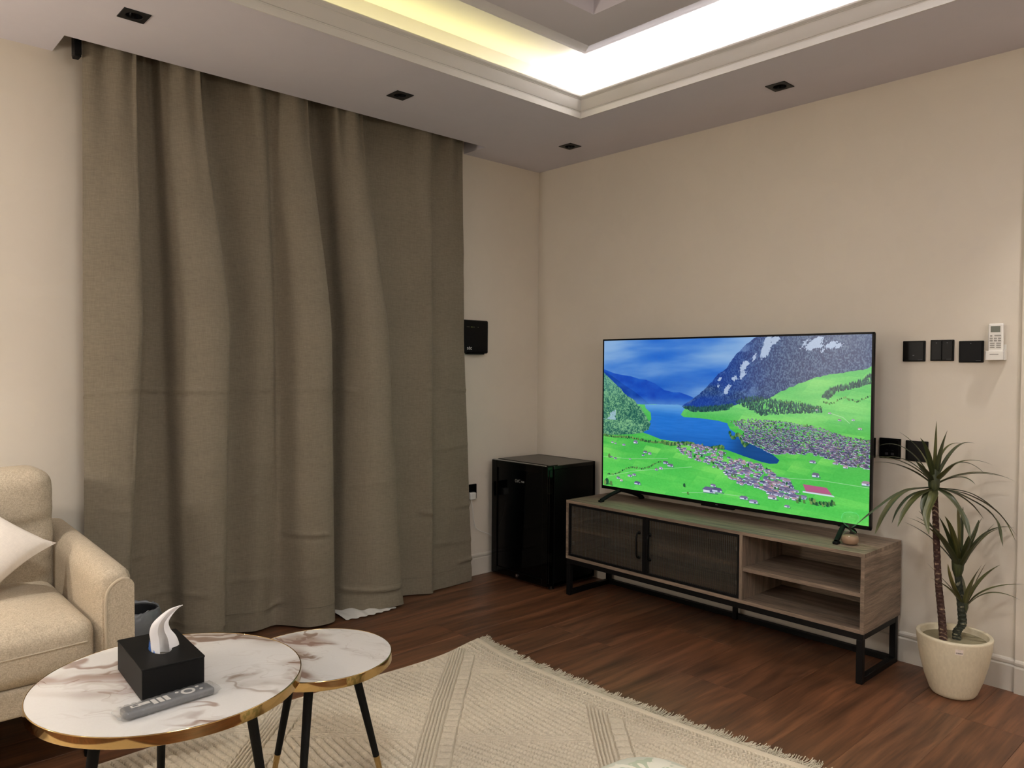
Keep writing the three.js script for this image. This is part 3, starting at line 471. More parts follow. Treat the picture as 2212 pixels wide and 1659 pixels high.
roundTable(BIG, BIGY, 0.310, [72, 192, 312].map(a => a * Math.PI / 180), 0.186, 0.255, 3.7, 0.9, 'large round marble table with gold rim carrying the tissue box');
roundTable(SM, SMY, 0.208, [44, 164, 284].map(a => a * Math.PI / 180), 0.094, 0.187, 9.2, 0.5, 'small round marble table with gold rim, tucked beside the large one');
// ---------------------------------------------------------------- tissue box and remote on the large table
{
  const o = thing('tissue_box', 'black rectangular tissue box with a white tissue pulled up', 'tissue box', [1.533, BIGY, 2.809], -0.06);
  const w = 0.240, d = 0.139, h = 0.074, t = 0.004;
  const mat = phys(0x070707, 0.6, { specularIntensity: 0.4 });
  const rr = (a, b, r) => { const s = new THREE.Shape(); s.moveTo(-a + r, -b); s.lineTo(a - r, -b); s.quadraticCurveTo(a, -b, a, -b + r); s.lineTo(a, b - r); s.quadraticCurveTo(a, b, a - r, b); s.lineTo(-a + r, b); s.quadraticCurveTo(-a, b, -a, b - r); s.lineTo(-a, -b + r); s.quadraticCurveTo(-a, -b, -a + r, -b); return s; };
  const topS = rr(w / 2, d / 2, 0.004); topS.holes.push(circlePath(0, 0, 0.047, 0.026));
  part(o, 'lid', slab(topS, h - t, t, 0.0012, 32), mat); const wallS = rr(w / 2 - 0.0008, d / 2 - 0.0008, 0.003); const hole = rr(w / 2 - t, d / 2 - t, 0.002); wallS.holes.push(new THREE.Path(hole.getPoints(8).reverse())); part(o, 'side', slab(wallS, 0, h - t, 0.0006), mat);
  part(o, 'tissue_pack', at(rbox(w - 0.02, 0.045, d - 0.02, 0.006), 0, 0.0245, 0), std(0xd9d7d2, 0.95));
  const wrap = grid(24, 10, (u, v) => { const a = lerp(0.9, 2.7, u); return [Math.cos(a) * lerp(0.046, 0.038, v), lerp(0.050, h + 0.020 * Math.sin(u * Math.PI), v) + 0.002 * Math.sin(u * 30), Math.sin(a) * lerp(0.025, 0.023, v)]; });
  part(o, 'plastic_wrap', wrap, phys(0x3f74c9, 0.4, { side: THREE.DoubleSide, clearcoat: 0.5 }), 'blue plastic wrap edge');
  // the tissue: a folded sheet drawn up and leaning over
  const sect = [[0.0, -0.006, 0.026, 0.018], [0.02, -0.005, 0.027, 0.017], [0.045, -0.002, 0.024, 0.014], [0.066, 0.004, 0.019, 0.011], [0.084, 0.002, 0.015, 0.009], [0.100, -0.012, 0.012, 0.006], [0.113, -0.030, 0.009, 0.004], [0.118, -0.046, 0.003, 0.001]];
  const cs = sect.map(s => V3(s[0], s[1], 0)), curve = new THREE.CatmullRomCurve3(sect.map(s => V3(s[1], s[0], 0))), cw = new THREE.CatmullRomCurve3(sect.map(s => V3(s[2], s[3], 0)));
  const leafS = grid(40, 48, (u, v) => { const c = curve.getPoint(v), ww = cw.getPoint(v), a = (u - 0.5) * Math.PI * 1.75; const k = 1 + 0.22 * Math.sin(a * 3 + v * 4) * (1 - v * 0.6); const x = Math.sin(a) * ww.x * k, z = -Math.cos(a) * ww.y * k * 1.5 + 0.002 * Math.sin(u * 22 + v * 9); return [z * 0.9 + 0.010 * v, h - 0.02 + c.y, x * 1.15 + c.x - 0.002]; });
  part(o, 'tissue', leafS, phys(0xf4f1f0, 0.9, { side: THREE.DoubleSide, transmission: 0.25 }), 'white tissue pulled up through the slot');
}
{
  const o = thing('tv_remote', 'slim grey remote control still in its clear plastic sleeve', 'remote', [1.702, BIGY, 2.845], 0.06);
  const L = 0.196, W = 0.043, T = 0.017;
  part(o, 'body', at(rbox(W, T, L, 0.006, 4), 0, T / 2 + 0.001, 0), std(0x5b5c5d, 0.55));
  const wht = std(0xd9d4cc, 0.6), y = T + 0.0012;
  const pill = (w, d, x, z, m = wht) => part(o, 'button', at(rbox(w, 0.0016, d, 0.0007), x, y, z), m);
  const fr = flatShape([[-0.006, -0.034], [0.006, -0.034], [0.006, 0.034], [-0.006, 0.034]], [[[-0.004, -0.03], [-0.004, -0.014], [0.004, -0.014], [0.004, -0.03]].map(p => [p[0], -p[1]])]);
  pill(0.012, 0.040, -0.004, 0.060); part(o, 'label_window', at(rbox(0.006, 0.0018, 0.012, 0.0004), -0.004, y + 0.0003, 0.070), std(0x4a4a4a, 0.5));
  for (let k = 0; k < 3; k++) pill(0.026, 0.0095, 0.002, 0.032 - k * 0.0135);
  part(o, 'navigation_ring', at(new THREE.TorusGeometry(0.0125, 0.0032, 10, 40).rotateX(Math.PI / 2).scale(1, 0.35, 1), 0, y, -0.044), wht);
  part(o, 'button', at(cyl(0.004, 0.004, 0.0016, 16), -0.009, y, -0.022), wht); part(o, 'button', at(cyl(0.004, 0.004, 0.0016, 16), -0.009, y, -0.068), wht); part(o, 'button', at(cyl(0.004, 0.004, 0.0016, 16), 0.008, y, -0.071), wht);
  const sl = grid(48, 60, (u, v) => { const a = u * Math.PI * 2, sx = Math.sign(Math.cos(a)) * Math.abs(Math.cos(a)) ** 0.42, sy = Math.sign(Math.sin(a)) * Math.abs(Math.sin(a)) ** 0.42; const e = Math.min(v, 1 - v), flat = smooth(0, 0.055, e); const n = 0.0016 * (fbm(u * 12, v * 26, 3, 12, 26) - 0.5) + 0.0008 * Math.sin(v * 90 + u * 30); return [sx * (W / 2 + 0.0026 + n), 0.0005 + Math.max(0.0004, (T / 2 + 0.0014) * (1 + sy * lerp(0.15, 1, flat)) + n * sy), (v - 0.5) * (L + 0.030)]; });
  part(o, 'plastic_sleeve', sl, phys(0xf2f2f2, 0.16, { transmission: 0.93, side: THREE.DoubleSide }), 'clear crinkled plastic sleeve');
}
// ---------------------------------------------------------------- pouf at the lower edge
{
  const o = thing('pouf', 'round cream and pale green patterned pouf on the rug, only its top in view', 'pouf', [2.43, RUG + 0.001, 2.02]);
  const t = texture(512, 256, (u, v) => { const n = fbm(u * 26, v * 12, 3, 26, 12), m = fbm(u * 18 + 3, v * 9, 2, 18, 9); const k = smooth(0.50, 0.56, n), j = smooth(0.55, 0.6, m) * (1 - k); return [lerp(lerp(200, 226, k), 178, j), lerp(lerp(200, 222, k), 186, j), lerp(lerp(182, 205, k), 160, j)]; });
  part(o, 'cover', lathe([[0, 0], [0.12, 0.0], [0.17, 0.02], [0.198, 0.07], [0.205, 0.13], [0.195, 0.19], [0.165, 0.243], [0.115, 0.278], [0.06, 0.293], [0, 0.297]], 64), phys(0xffffff, 0.9, { map: t, sheen: 0.3 }));
}
// ---------------------------------------------------------------- media console
const ST = 0.5216;
{
  const o = thing('media_console', 'ash-grey wood media console with fluted glass doors on black metal frame', 'tv stand');
  const x0 = 0.630, x1 = 2.237, z0 = 0.022, z1 = 0.394, y0 = 0.201, t = 0.0155, xd = 1.688;
  let k = 0; const wood = (name, g, grain) => part(o, name, uvMetres(g, grain, 0.31 * ++k, 0.17 * k), M.ash);
  wood('top_panel', span(x0, x1, ST - t, ST, z0, z1, 0.0012), 'x');
  wood('side_panel', span(x0, x0 + t, y0, ST - t, z0, z1, 0.001), 'z'); wood('side_panel', span(x1 - t, x1, y0, ST - t, z0, z1, 0.001), 'z');
  wood('bottom_panel', span(x0 + t, x1 - t, y0, y0 + t, z0, z1, 0.001), 'x'); wood('divider', span(xd, xd + t, y0 + t, ST - t, z0 + 0.01, z1, 0.001), 'y');
  wood('back_panel', span(x0 + t, x1 - t, y0 + t, ST - t, z0 + 0.004, z0 + 0.010, 0.0005), 'x');
  wood('shelf', span(x0 + t, xd, 0.352, 0.352 + t, z0 + 0.01, z1 - 0.035, 0.001), 'x'); wood('shelf', span(xd + t, x1 - t, 0.3445, 0.3445 + 0.018, z0 + 0.01, z1 - 0.006, 0.001), 'x');
  // doors: black frame, fluted pane, bow handle, hinge clips
  const reed = grey(64, 4, u => 0.04 + 0.75 * Math.exp(-((Math.min(u, 1 - u) / 0.13) ** 2)));
  const glassMat = phys(0xb9b2a6, 1, { roughnessMap: reed, transmission: 0.97, ior: 1.5, specularIntensity: 1 });
  const door = (a, b, hx, hingeX) => {
    const f = 0.011, s = 0.016, ya = y0 + t + 0.002, yb = ST - t - 0.002, za = 0.376, zb = 0.3915;
    const left = hx > (a + b) / 2; const sl = left ? 0.010 : s, sr = left ? s : 0.010;
    const d = part(o, 'door', [span(a, a + sl, ya, yb, za, zb, 0.001), span(b - sr, b, ya, yb, za, zb, 0.001), span(a + sl, b - sr, ya, ya + f, za, zb, 0.001), span(a + sl, b - sr, yb - f, yb, za, zb, 0.001)], M.blackMetal, 'black metal door frame');
    const px0 = a + sl, px1 = b - sr, n = Math.round((px1 - px0) / 0.0098), per = 8;
    part(d, 'fluted_pane', grid(n * per, 1, (u, v) => [lerp(px0, px1, u), lerp(ya + f, yb - f, v), 0.3830 + 0.0034 * Math.abs(Math.sin(u * n * Math.PI))], (u, v) => [u * n, v]), glassMat, 'vertically fluted glass');
    part(d, 'handle', [tube([[hx, 0.300, 0.394], [hx, 0.300, 0.408], [hx, 0.312, 0.416], [hx, 0.345, 0.418], [hx, 0.378, 0.418], [hx, 0.411, 0.416], [hx, 0.423, 0.408], [hx, 0.423, 0.394]], 0.0042, 60, 10), at(new THREE.SphereGeometry(0.0085, 16, 12).scale(1, 1, 0.7), hx, 0.300, 0.396), at(new THREE.SphereGeometry(0.0085, 16, 12).scale(1, 1, 0.7), hx, 0.423, 0.396)], M.blackPlastic);
    for (const y of [0.285, 0.437]) part(d, 'hinge', span(hingeX - 0.007, hingeX + 0.007, y - 0.009, y + 0.009, 0.366, 0.3815, 0.001), std(0x8f8b86, 0.4, { metalness: 0.6 }));
  };
  door(x0 + t + 0.0015, 1.1645, 1.132, x0 + t + 0.022); door(1.1665, xd - 0.0015, 1.199, xd - 0.022);
  // black square-tube frame
  const q = 0.025, yb = y0 - 0.0005, rail = (name, ...a) => part(o, name, span(...a, 0.0015), M.blackMetal);
  rail('front_rail', x0 + 0.004, x1 - 0.004, yb - q, yb, z1 - q - 0.002, z1 - 0.002); rail('rear_rail', x0 + 0.004, x1 - 0.004, yb - q, yb, z0 + 0.012, z0 + 0.012 + q);
  for (const x of [x0 + 0.004, x1 - 0.004 - q]) {
    rail('end_rail', x, x + q, yb - q, yb, z0 + 0.012 + q, z1 - q - 0.002); rail('floor_runner', x, x + q, 0.001, q, z0 + 0.012 + q, z1 - q - 0.002);
    rail('leg', x, x + q, 0.0, yb - q, z1 - q - 0.002, z1 - 0.002); rail('leg', x, x + q, 0.0, yb - q, z0 + 0.012, z0 + 0.012 + q);
  }
  rail('leg', 1.465, 1.487, 0.0, yb - q, z0 + 0.03, z0 + 0.05); rail('rear_floor_rail', x0 + 0.004 + q, x1 - 0.004 - q, 0.001, q, z0 + 0.012, z0 + 0.012 + q);
}
// ---------------------------------------------------------------- television
function landscape() {
  const W = 1600, HH = 900, cv = document.createElement('canvas'); cv.width = W; cv.height = HH; const c = cv.getContext('2d'), r = rngOf(515);
  const line = pts => u => { let i = 0; while (i < pts.length - 2 && u > pts[i + 1][0]) i++; const [a, b] = [pts[i], pts[i + 1]]; const t = clamp((u - a[0]) / (b[0] - a[0])); return lerp(a[1], b[1], t); };
  const rgb = (a, b, d) => `rgb(${a | 0},${b | 0},${d | 0})`, mix = (A, B, t) => [lerp(A[0], B[0], t), lerp(A[1], B[1], t), lerp(A[2], B[2], t)];
  const far = line([[0, .195], [.05, .222], [.09, .233], [.13, .24], [.17, .258], [.20, .262], [.24, .285], [.28, .325], [.32, .338], [.345, .336], [.385, .355], [.41, .372], [.5, .42], [1, .6]]);
  const near = line([[0, .21], [.04, .24], [.10, .30], [.15, .345], [.20, .40], [.23, .44], [1, .9]]);
  const hillR = line([[.22, 0], [.262, .035], [.31, .07], [.355, .10], [.395, .14], [.45, .18], [.50, .20], [.545, .222], [.585, .218], [.61, .19], [.628, .14], [.64, .07], [.65, 0], [1, -1]]);     // right edge of the wooded hill by height
  const ridge = line([[.355, .425], [.39, .385], [.42, .355], [.45, .305], [.478, .262], [.50, .215], [.53, .185], [.56, .11], [.60, .045], [.635, 0], [.66, -.06], [1, -.3]]), foot = line([[.355, .425], [.42, .445], [.48, .42], [.55, .405], [.62, .375], [.68, .355], [.72, .315], [.78, .265], [.86, .215], [.93, .20], [1, .17]]);
  const shoreTop = line([[.19, .425], [.25, .418], [.36, .418], [.40, .43]]);
  const lakeP = [[.195, .425], [.25, .42], [.34, .415], [.375, .425], [.36, .455], [.352, .478], [.365, .492], [.43, .492], [.50, .500], [.535, .512], [.545, .545], [.575, .575], [.60, .612], [.66, .645], [.70, .675], [.722, .702], [.715, .722], [.69, .728], [.66, .722], [.60, .700], [.535, .672], [.47, .668], [.40, .655], [.33, .650], [.27, .645], [.22, .622], [.17, .604], [.205, .562], [.225, .52], [.222, .475], [.2, .45]];
  const inP = (pts, x, y) => { let ins = false; for (let i = 0, j = pts.length - 1; i < pts.length; j = i++) { const [xi, yi] = pts[i], [xj, yj] = pts[j]; if ((yi > y) !== (yj > y) && x < (xj - xi) * (y - yi) / (yj - yi) + xi) ins = !ins; } return ins; };
  const snow = [[.675, .05, .016, .10], [.70, .015, .02, .03], [.585, .195, .03, .06], [.56, .235, .02, .04], [.83, .055, .05, .05], [.88, .055, .04, .025], [.505, .255, .012, .05], [.535, .30, .012, .04], [.63, .12, .008, .03], [.52, .21, .01, .03]];
  const im = c.createImageData(W, HH);
  for (let j = 0; j < HH; j++) for (let i = 0; i < W; i++) {
    const u = i / W, v = j / HH; let col; const jig = (fbm(u * 60, v * 40, 3) - 0.5) * 0.018;
    if (v < hillR(v) * 0 + 0.66 && u < hillR(v) + jig * 0.7 && v > .2 && v < .65) {                 // wooded hill, left
      const n = fbm(u * 240, v * 140, 3), m = fbm(u * 22, v * 16, 4); col = mix([34, 92, 84], [138, 196, 142], smooth(.25, .78, n * .75 + m * .35 - .03)); if (v > .47 && v < .54 && u < .06 && m > .45) col = mix(col, [176, 206, 226], .8); col = mix(col, [86, 150, 170], smooth(.45, .2, v) * .35);
    } else if (v > ridge(u) + jig && v < foot(u) + jig * 0.8 && u > .35) {                           // steep mountain, right
      const n = fbm(u * 330, v * 130, 3), s = fbm(u * 34 + v * 22, v * 12 - u * 8, 4), big = fbm(u * 9 + v * 4, v * 9, 3);
      col = mix([30, 56, 104], [88, 116, 150], smooth(.28, .75, n)); col = mix(col, [18, 62, 176], smooth(.78, .38, u) * .7 * smooth(.30, .62, big + .15)); col = mix(col, [122, 154, 204], smooth(.55, .72, s) * smooth(.78, .5, u) * .75); col = mix(col, [112, 124, 150], smooth(.7, 1, u) * smooth(.12, 0, v) * .35);
      let sn = 0; for (const [a, b, w, h] of snow) sn = Math.max(sn, 1 - Math.hypot((u - a - (b - v) * .18) / w, (v - b) / h)); if (sn > 0) col = mix(col, [186, 204, 230], smooth(.0, .22, sn + (s - .5) * 2.6 + (n - .5) * .9 - .22) * .9);
    } else if (inP(lakeP, u, v)) {
      const w = fbm(u * 20, v * 120, 3) - .5; col = mix([112, 172, 230], [38, 118, 212], smooth(.41, .50, v)); col = mix(col, [22, 92, 178], smooth(.54, .70, v) * .8); col = mix(col, [12, 66, 128], smooth(.52, .60, u) * smooth(.56, .62, v) * .75); col = col.map(k => k + w * 14);
    } else if (v < .40 && v < far(u) && v < near(u) && (u < .42 || v < ridge(u) + jig)) {
      const n = fbm(u * 3.0 + v * 2, v * 9, 5), n2 = fbm(u * 2 + 9, v * 5 + 4, 4); let t = smooth(.30, .80, n * .6 + n2 * .35 + .16 * smooth(.2, .65, u) - v * .35 + .06); col = mix([34, 104, 208], [140, 180, 226], t); col = mix(col, [24, 84, 188], smooth(.16, .36, v) * (1 - t) * .7);
    } else if (v < shoreTop(u) && u < .43 || v < .42 && u < .36) {                                   // far ranges
      const n = fbm(u * 30, v * 30, 3); col = v > near(u) ? mix([10, 50, 150], [34, 92, 190], n) : mix([18, 66, 182], [40, 104, 206], n); col = mix(col, [104, 156, 216], smooth(.36, .425, v) * (.5 + .5 * fbm(u * 22, 3, 2)));
    } else {                                                                                          // meadows
      const n = fbm(u * 5 + v * 3, v * 16, 4), p = fbm(Math.floor(u * 14 + v * 6) * 1.7, Math.floor(v * 26 - u * 5) * 2.3, 1), f = fbm(u * 200, v * 200, 2) - .5; col = mix([74, 188, 80], [138, 226, 106], smooth(.3, .75, n * .65 + p * .32)); col = mix(col, [92, 218, 92], smooth(.62, .95, v) * .55); col = mix(col, [120, 206, 140], smooth(.56, .42, v) * .4); col = col.map(k => k + f * 12);
    }
    const k = (j * W + i) * 4; im.data[k] = clamp(col[0], 0, 255); im.data[k + 1] = clamp(col[1], 0, 255); im.data[k + 2] = clamp(col[2], 0, 255); im.data[k + 3] = 255;
  }
  c.putImageData(im, 0, 0);
  const scatter = (pts, n, draw) => { const xs = pts.map(p => p[0]), ys = pts.map(p => p[1]), a = Math.min(...xs), b = Math.max(...xs), e = Math.min(...ys), f = Math.max(...ys); const l = []; for (let i = 0; i < n; i++) { const x = lerp(a, b, r()), y = lerp(e, f, r()); if (inP(pts, x, y)) l.push([x, y]); } l.sort((p, q) => p[1] - q[1]); for (const [x, y] of l) draw(x * W, y * HH, y); };
  const belt = [[.565, .385], [.60, .355], [.66, .345], [.70, .365], [.78, .375], [.855, .395], [.86, .42], [.78, .43], [.72, .44], [.66, .455], [.62, .425]], belt2 = [[.855, .335], [.88, .29], [.93, .265], [.98, .235], [1, .20], [1, .255], [.95, .285], [.90, .305], [.875, .345]], belt3 = [[.36, .43], [.44, .425], [.50, .415], [.56, .40], [.54, .43], [.46, .45], [.40, .455]];
  for (const b of [belt, belt2, belt3]) scatter(b, 1500, (x, y) => { const h = 7 + r() * 9; c.fillStyle = r() < .5 ? rgb(26, 66, 72) : rgb(52, 104, 94); c.beginPath(); c.moveTo(x, y - h); c.lineTo(x + h * .28, y + 3); c.lineTo(x - h * .28, y + 3); c.fill(); });
  const tree = (x, y, s) => { s *= .72; c.fillStyle = 'rgba(20,60,44,0.45)'; c.beginPath(); c.ellipse(x + s * .25, y, s * .6, s * .22, 0, 0, 7); c.fill(); const k = r(); c.fillStyle = k < .4 ? rgb(36, 88, 58) : k < .8 ? rgb(88, 136, 72) : rgb(122, 156, 88); c.beginPath(); c.ellipse(x, y - s * .5, s * .5, s * .7, 0, 0, 7); c.fill(); };
  const hedge = (n, x0, y0, x1, y1, s, wob = .012) => { for (let i = 0; i < n; i++) { const t = i / n + r() * .02; tree(lerp(x0, x1, t) * W, (lerp(y0, y1, t) + Math.sin(t * 11) * wob + r() * .008) * HH, s * (.6 + .8 * r())); } };
  hedge(90, .02, .915, .27, .80, 7); hedge(120, 0, .648, .30, .668, 11, .004); hedge(170, .27, .662, .52, .672, 16, .008); hedge(50, .545, .57, .62, .635, 16, .02); hedge(30, .72, .355, .86, .40, 6); hedge(26, .86, .36, 1, .33, 8);
  c.strokeStyle = 'rgba(196,226,196,0.7)'; c.lineWidth = 2.5; for (const l of [[[0, .80], [.12, .795], [.30, .765]], [[.02, .935], [.16, .87], [.40, .80]], [[.74, .80], [.86, .79], [1, .80]], [[.36, .97], [.5, .94], [.62, .94]], [[.88, .42], [.92, .44], [.94, .47]]]) { c.beginPath(); l.forEach((p, i) => i ? c.lineTo(p[0] * W, p[1] * HH) : c.moveTo(p[0] * W, p[1] * HH)); c.stroke(); }
  const house = (x, y, s, navy = false) => { s *= .74; const w = s * (1 + r() * .8), h = s * .62, roofs = [[122, 112, 152], [158, 132, 152], [98, 98, 138], [182, 150, 158], [150, 142, 178], [112, 110, 132]], rf = navy ? [[62, 64, 108], [88, 84, 126], [132, 110, 138], [70, 74, 96]][Math.floor(r() * 4)] : roofs[Math.floor(r() * 6)], j = (r() - .5) * 34; c.fillStyle = 'rgba(40,60,110,0.5)'; c.fillRect(x - w * .5, y - h * .1, w * 1.25, h * .28); c.fillStyle = rgb(214 + j, 222 + j, 242); c.fillRect(x - w / 2, y - h * .6, w, h * .6); c.fillStyle = rgb(92, 98, 142); c.fillRect(x + w * .05, y - h * .5, w * .28, h * .4); c.fillStyle = rgb(rf[0] + j, rf[1] + j, rf[2] + j); c.beginPath(); c.moveTo(x - w * .62, y - h * .5); c.lineTo(x - w * .3, y - h * 1.2); c.lineTo(x + w * .38, y - h * 1.15); c.lineTo(x + w * .62, y - h * .45); c.fill(); };
  const town = [[.545, .50], [.62, .478], [.74, .485], [.84, .50], [.93, .545], [1, .555], [1, .705], [.93, .70], [.85, .66], [.78, .66], [.70, .675], [.64, .635], [.58, .60], [.60, .56]], town2 = [[.33, .668], [.42, .655], [.50, .675], [.56, .72], [.66, .745], [.70, .78], [.76, .82], [.78, .88], [.82, .915], [.76, .92], [.66, .90], [.55, .86], [.52, .80], [.45, .775], [.36, .73]];
  scatter(town, 4200, (x, y, v) => { if (r() < .84) house(x, y, 7 + (v - .48) * 34, true); else tree(x, y, 9); }); scatter(town2, 1150, (x, y, v) => { if (r() < .86) house(x, y, 15 + (v - .65) * 50); else tree(x, y, 14); });
  for (const [x, y, s] of [[.045, .70, 20], [.06, .705, 16], [.10, .71, 20], [.155, .688, 34], [.20, .745, 26], [.22, .752, 28], [.19, .765, 20], [.04, .80, 16], [.06, .808, 18], [.13, .80, 12], [.075, .94, 26], [.09, .955, 26], [.13, .915, 24], [.15, .905, 26], [.165, .96, 34], [.29, .80, 30], [.31, .815, 32], [.27, .84, 28], [.25, .85, 24], [.47, .945, 58], [.50, .935, 46], [.485, .905, 28], [.60, .955, 34], [.635, .97, 36], [.70, .93, 40], [.75, .965, 24], [.84, .775, 40], [.83, .70, 26], [.90, .695, 22], [.93, .71, 26], [.84, .41, 14], [.88, .425, 14], [.91, .46, 16], [.95, .455, 14], [.97, .50, 18], [.99, .79, 40]]) house(x * W, y * HH, s);
  const fillP = (pts, col) => { c.beginPath(); pts.forEach((p, i) => i ? c.lineTo(p[0] * W, p[1] * HH) : c.moveTo(p[0] * W, p[1] * HH)); c.closePath(); c.fillStyle = col; c.fill(); };
  fillP([[.80, .822], [.875, .826], [.892, .862], [.81, .86]], rgb(184, 96, 136)); fillP([[.80, .86], [.895, .864], [.90, .872], [.80, .868]], rgb(218, 228, 244)); for (let i = 0; i < 26; i++) tree(lerp(.78, .90, r()) * W, lerp(.90, .93, r()) * HH, 12 + r() * 10); for (const [x, y, s] of [[.37, .93, 22], [.385, .975, 18], [.02, .985, 40], [.01, .99, 30], [.03, .80, 26], [.04, .99, 30]]) tree(x * W, y * HH, s);
  const t = new THREE.CanvasTexture(cv); t.colorSpace = THREE.SRGBColorSpace; return t;
}
{
  const x0 = 0.716, x1 = 2.180, y0 = 0.577, y1 = 1.404, zf = 0.2, o = thing('television', 'large flat television showing an alpine lake and village', 'tv', [(x0 + x1) / 2, ST, 0]);
  const w = x1 - x0, h = y1 - y0, yc = (y0 + y1) / 2 - ST, b = 0.009, bb = 0.017;
  part(o, 'back_shell', [at(rbox(w - 0.004, h - 0.004, 0.020, 0.006, 3), 0, yc, zf - 0.016), at(rbox(w * 0.72, h * 0.52, 0.034, 0.014, 3), 0, yc - 0.12, zf - 0.036)], M.blackPlastic);
  part(o, 'bezel', [span(-w / 2, w / 2, yc + h / 2 - b, yc + h / 2, zf - 0.012, zf, 0.0015), span(-w / 2, w / 2, yc - h / 2, yc - h / 2 + bb, zf - 0.012, zf, 0.0015), span(-w / 2, -w / 2 + b, yc - h / 2, yc + h / 2, zf - 0.012, zf, 0.0015), span(w / 2 - b, w / 2, yc - h / 2, yc + h / 2, zf - 0.012, zf, 0.0015), span(-0.09, 0.09, yc - h / 2 - 0.008, yc - h / 2 + 0.004, zf - 0.02, zf - 0.001, 0.002)], M.blackPlastic);
  part(o, 'badge', at(rbox(0.013, 0.0032, 0.0006, 0.0002), 0, yc - h / 2 + 0.0075, zf), std(0x6d6d70, 0.4));
  const map = landscape(), sw = w - 2 * b, sh = h - b - bb, sy = yc + (bb - b) / 2;
  const glass = phys(0x010101, 0.14, { emissive: 0xffffff, emissiveMap: map, emissiveIntensity: LIGHT.screen, clearcoat: 0.4, clearcoatRoughness: 0.1 });
  part(o, 'screen', at(new THREE.PlaneGeometry(sw, sh), 0, sy, zf - 0.0015), glass);
  const a = new THREE.RectAreaLight(lin([0.12, 0.42, 0.34]), LIGHT.screen * 0.5, sw, sh); a.position.set(0, sy, zf + 0.002); a.rotation.y = Math.PI; o.add(a);
  const foot = (xa, xf, xb) => { const bar = (P, Q, wd) => { const c = new THREE.CatmullRomCurve3([V3(...P), V3(lerp(P[0], Q[0], 0.5), lerp(P[1], Q[1], 0.5) + 0.004, lerp(P[2], Q[2], 0.5)), V3(...Q)]); const g = new THREE.TubeGeometry(c, 16, wd, 8); g.computeVertexNormals(); const p = g.attributes.position; return g; }; return [bar([xa, yc - h / 2 + 0.004, zf - 0.016], [xf, 0.0095, 0.308], 0.0105), bar([xa, yc - h / 2 + 0.004, zf - 0.016], [xb, 0.0095, 0.045], 0.0105), at(rbox(0.05, 0.03, 0.016, 0.004), xa, yc - h / 2 + 0.010, zf - 0.014), at(rbox(0.022, 0.012, 0.030, 0.004), xf, 0.006, 0.306), at(rbox(0.022, 0.012, 0.030, 0.004), xb, 0.006, 0.052)]; };
  const cxm = (x0 + x1) / 2; part(o, 'foot', foot(0.845 - cxm, 0.806 - cxm, 0.880 - cxm), M.blackMatte); part(o, 'foot', foot(2.062 - cxm, 2.084 - cxm, 2.046 - cxm), M.blackMatte);
}
// ---------------------------------------------------------------- hourglass
{
  const o = thing('hourglass', 'small glass hourglass with beige sand standing before the television foot', 'hourglass', [2.124, ST, 0.268]);
  const glass = phys(0xffffff, 0.02, { transmission: 1, ior: 1.45, side: THREE.DoubleSide });
  const prof = [[0.012, 0.001], [0.028, 0.002], [0.0335, 0.010], [0.0345, 0.024], [0.031, 0.040], [0.021, 0.053], [0.0085, 0.0615], [0.0042, 0.0665], [0.0085, 0.0715], [0.021, 0.080], [0.031, 0.093], [0.0345, 0.109], [0.0325, 0.122], [0.024, 0.1305], [0.012, 0.1335], [0, 0.134]];
  part(o, 'glass', lathe(prof, 48), glass);
  part(o, 'sand', lathe([[0, 0.0025], [0.026, 0.003], [0.0322, 0.011], [0.0334, 0.022], [0.0315, 0.034], [0.018, 0.038], [0, 0.041]], 40), std(0x9c7f66, 0.95));
}
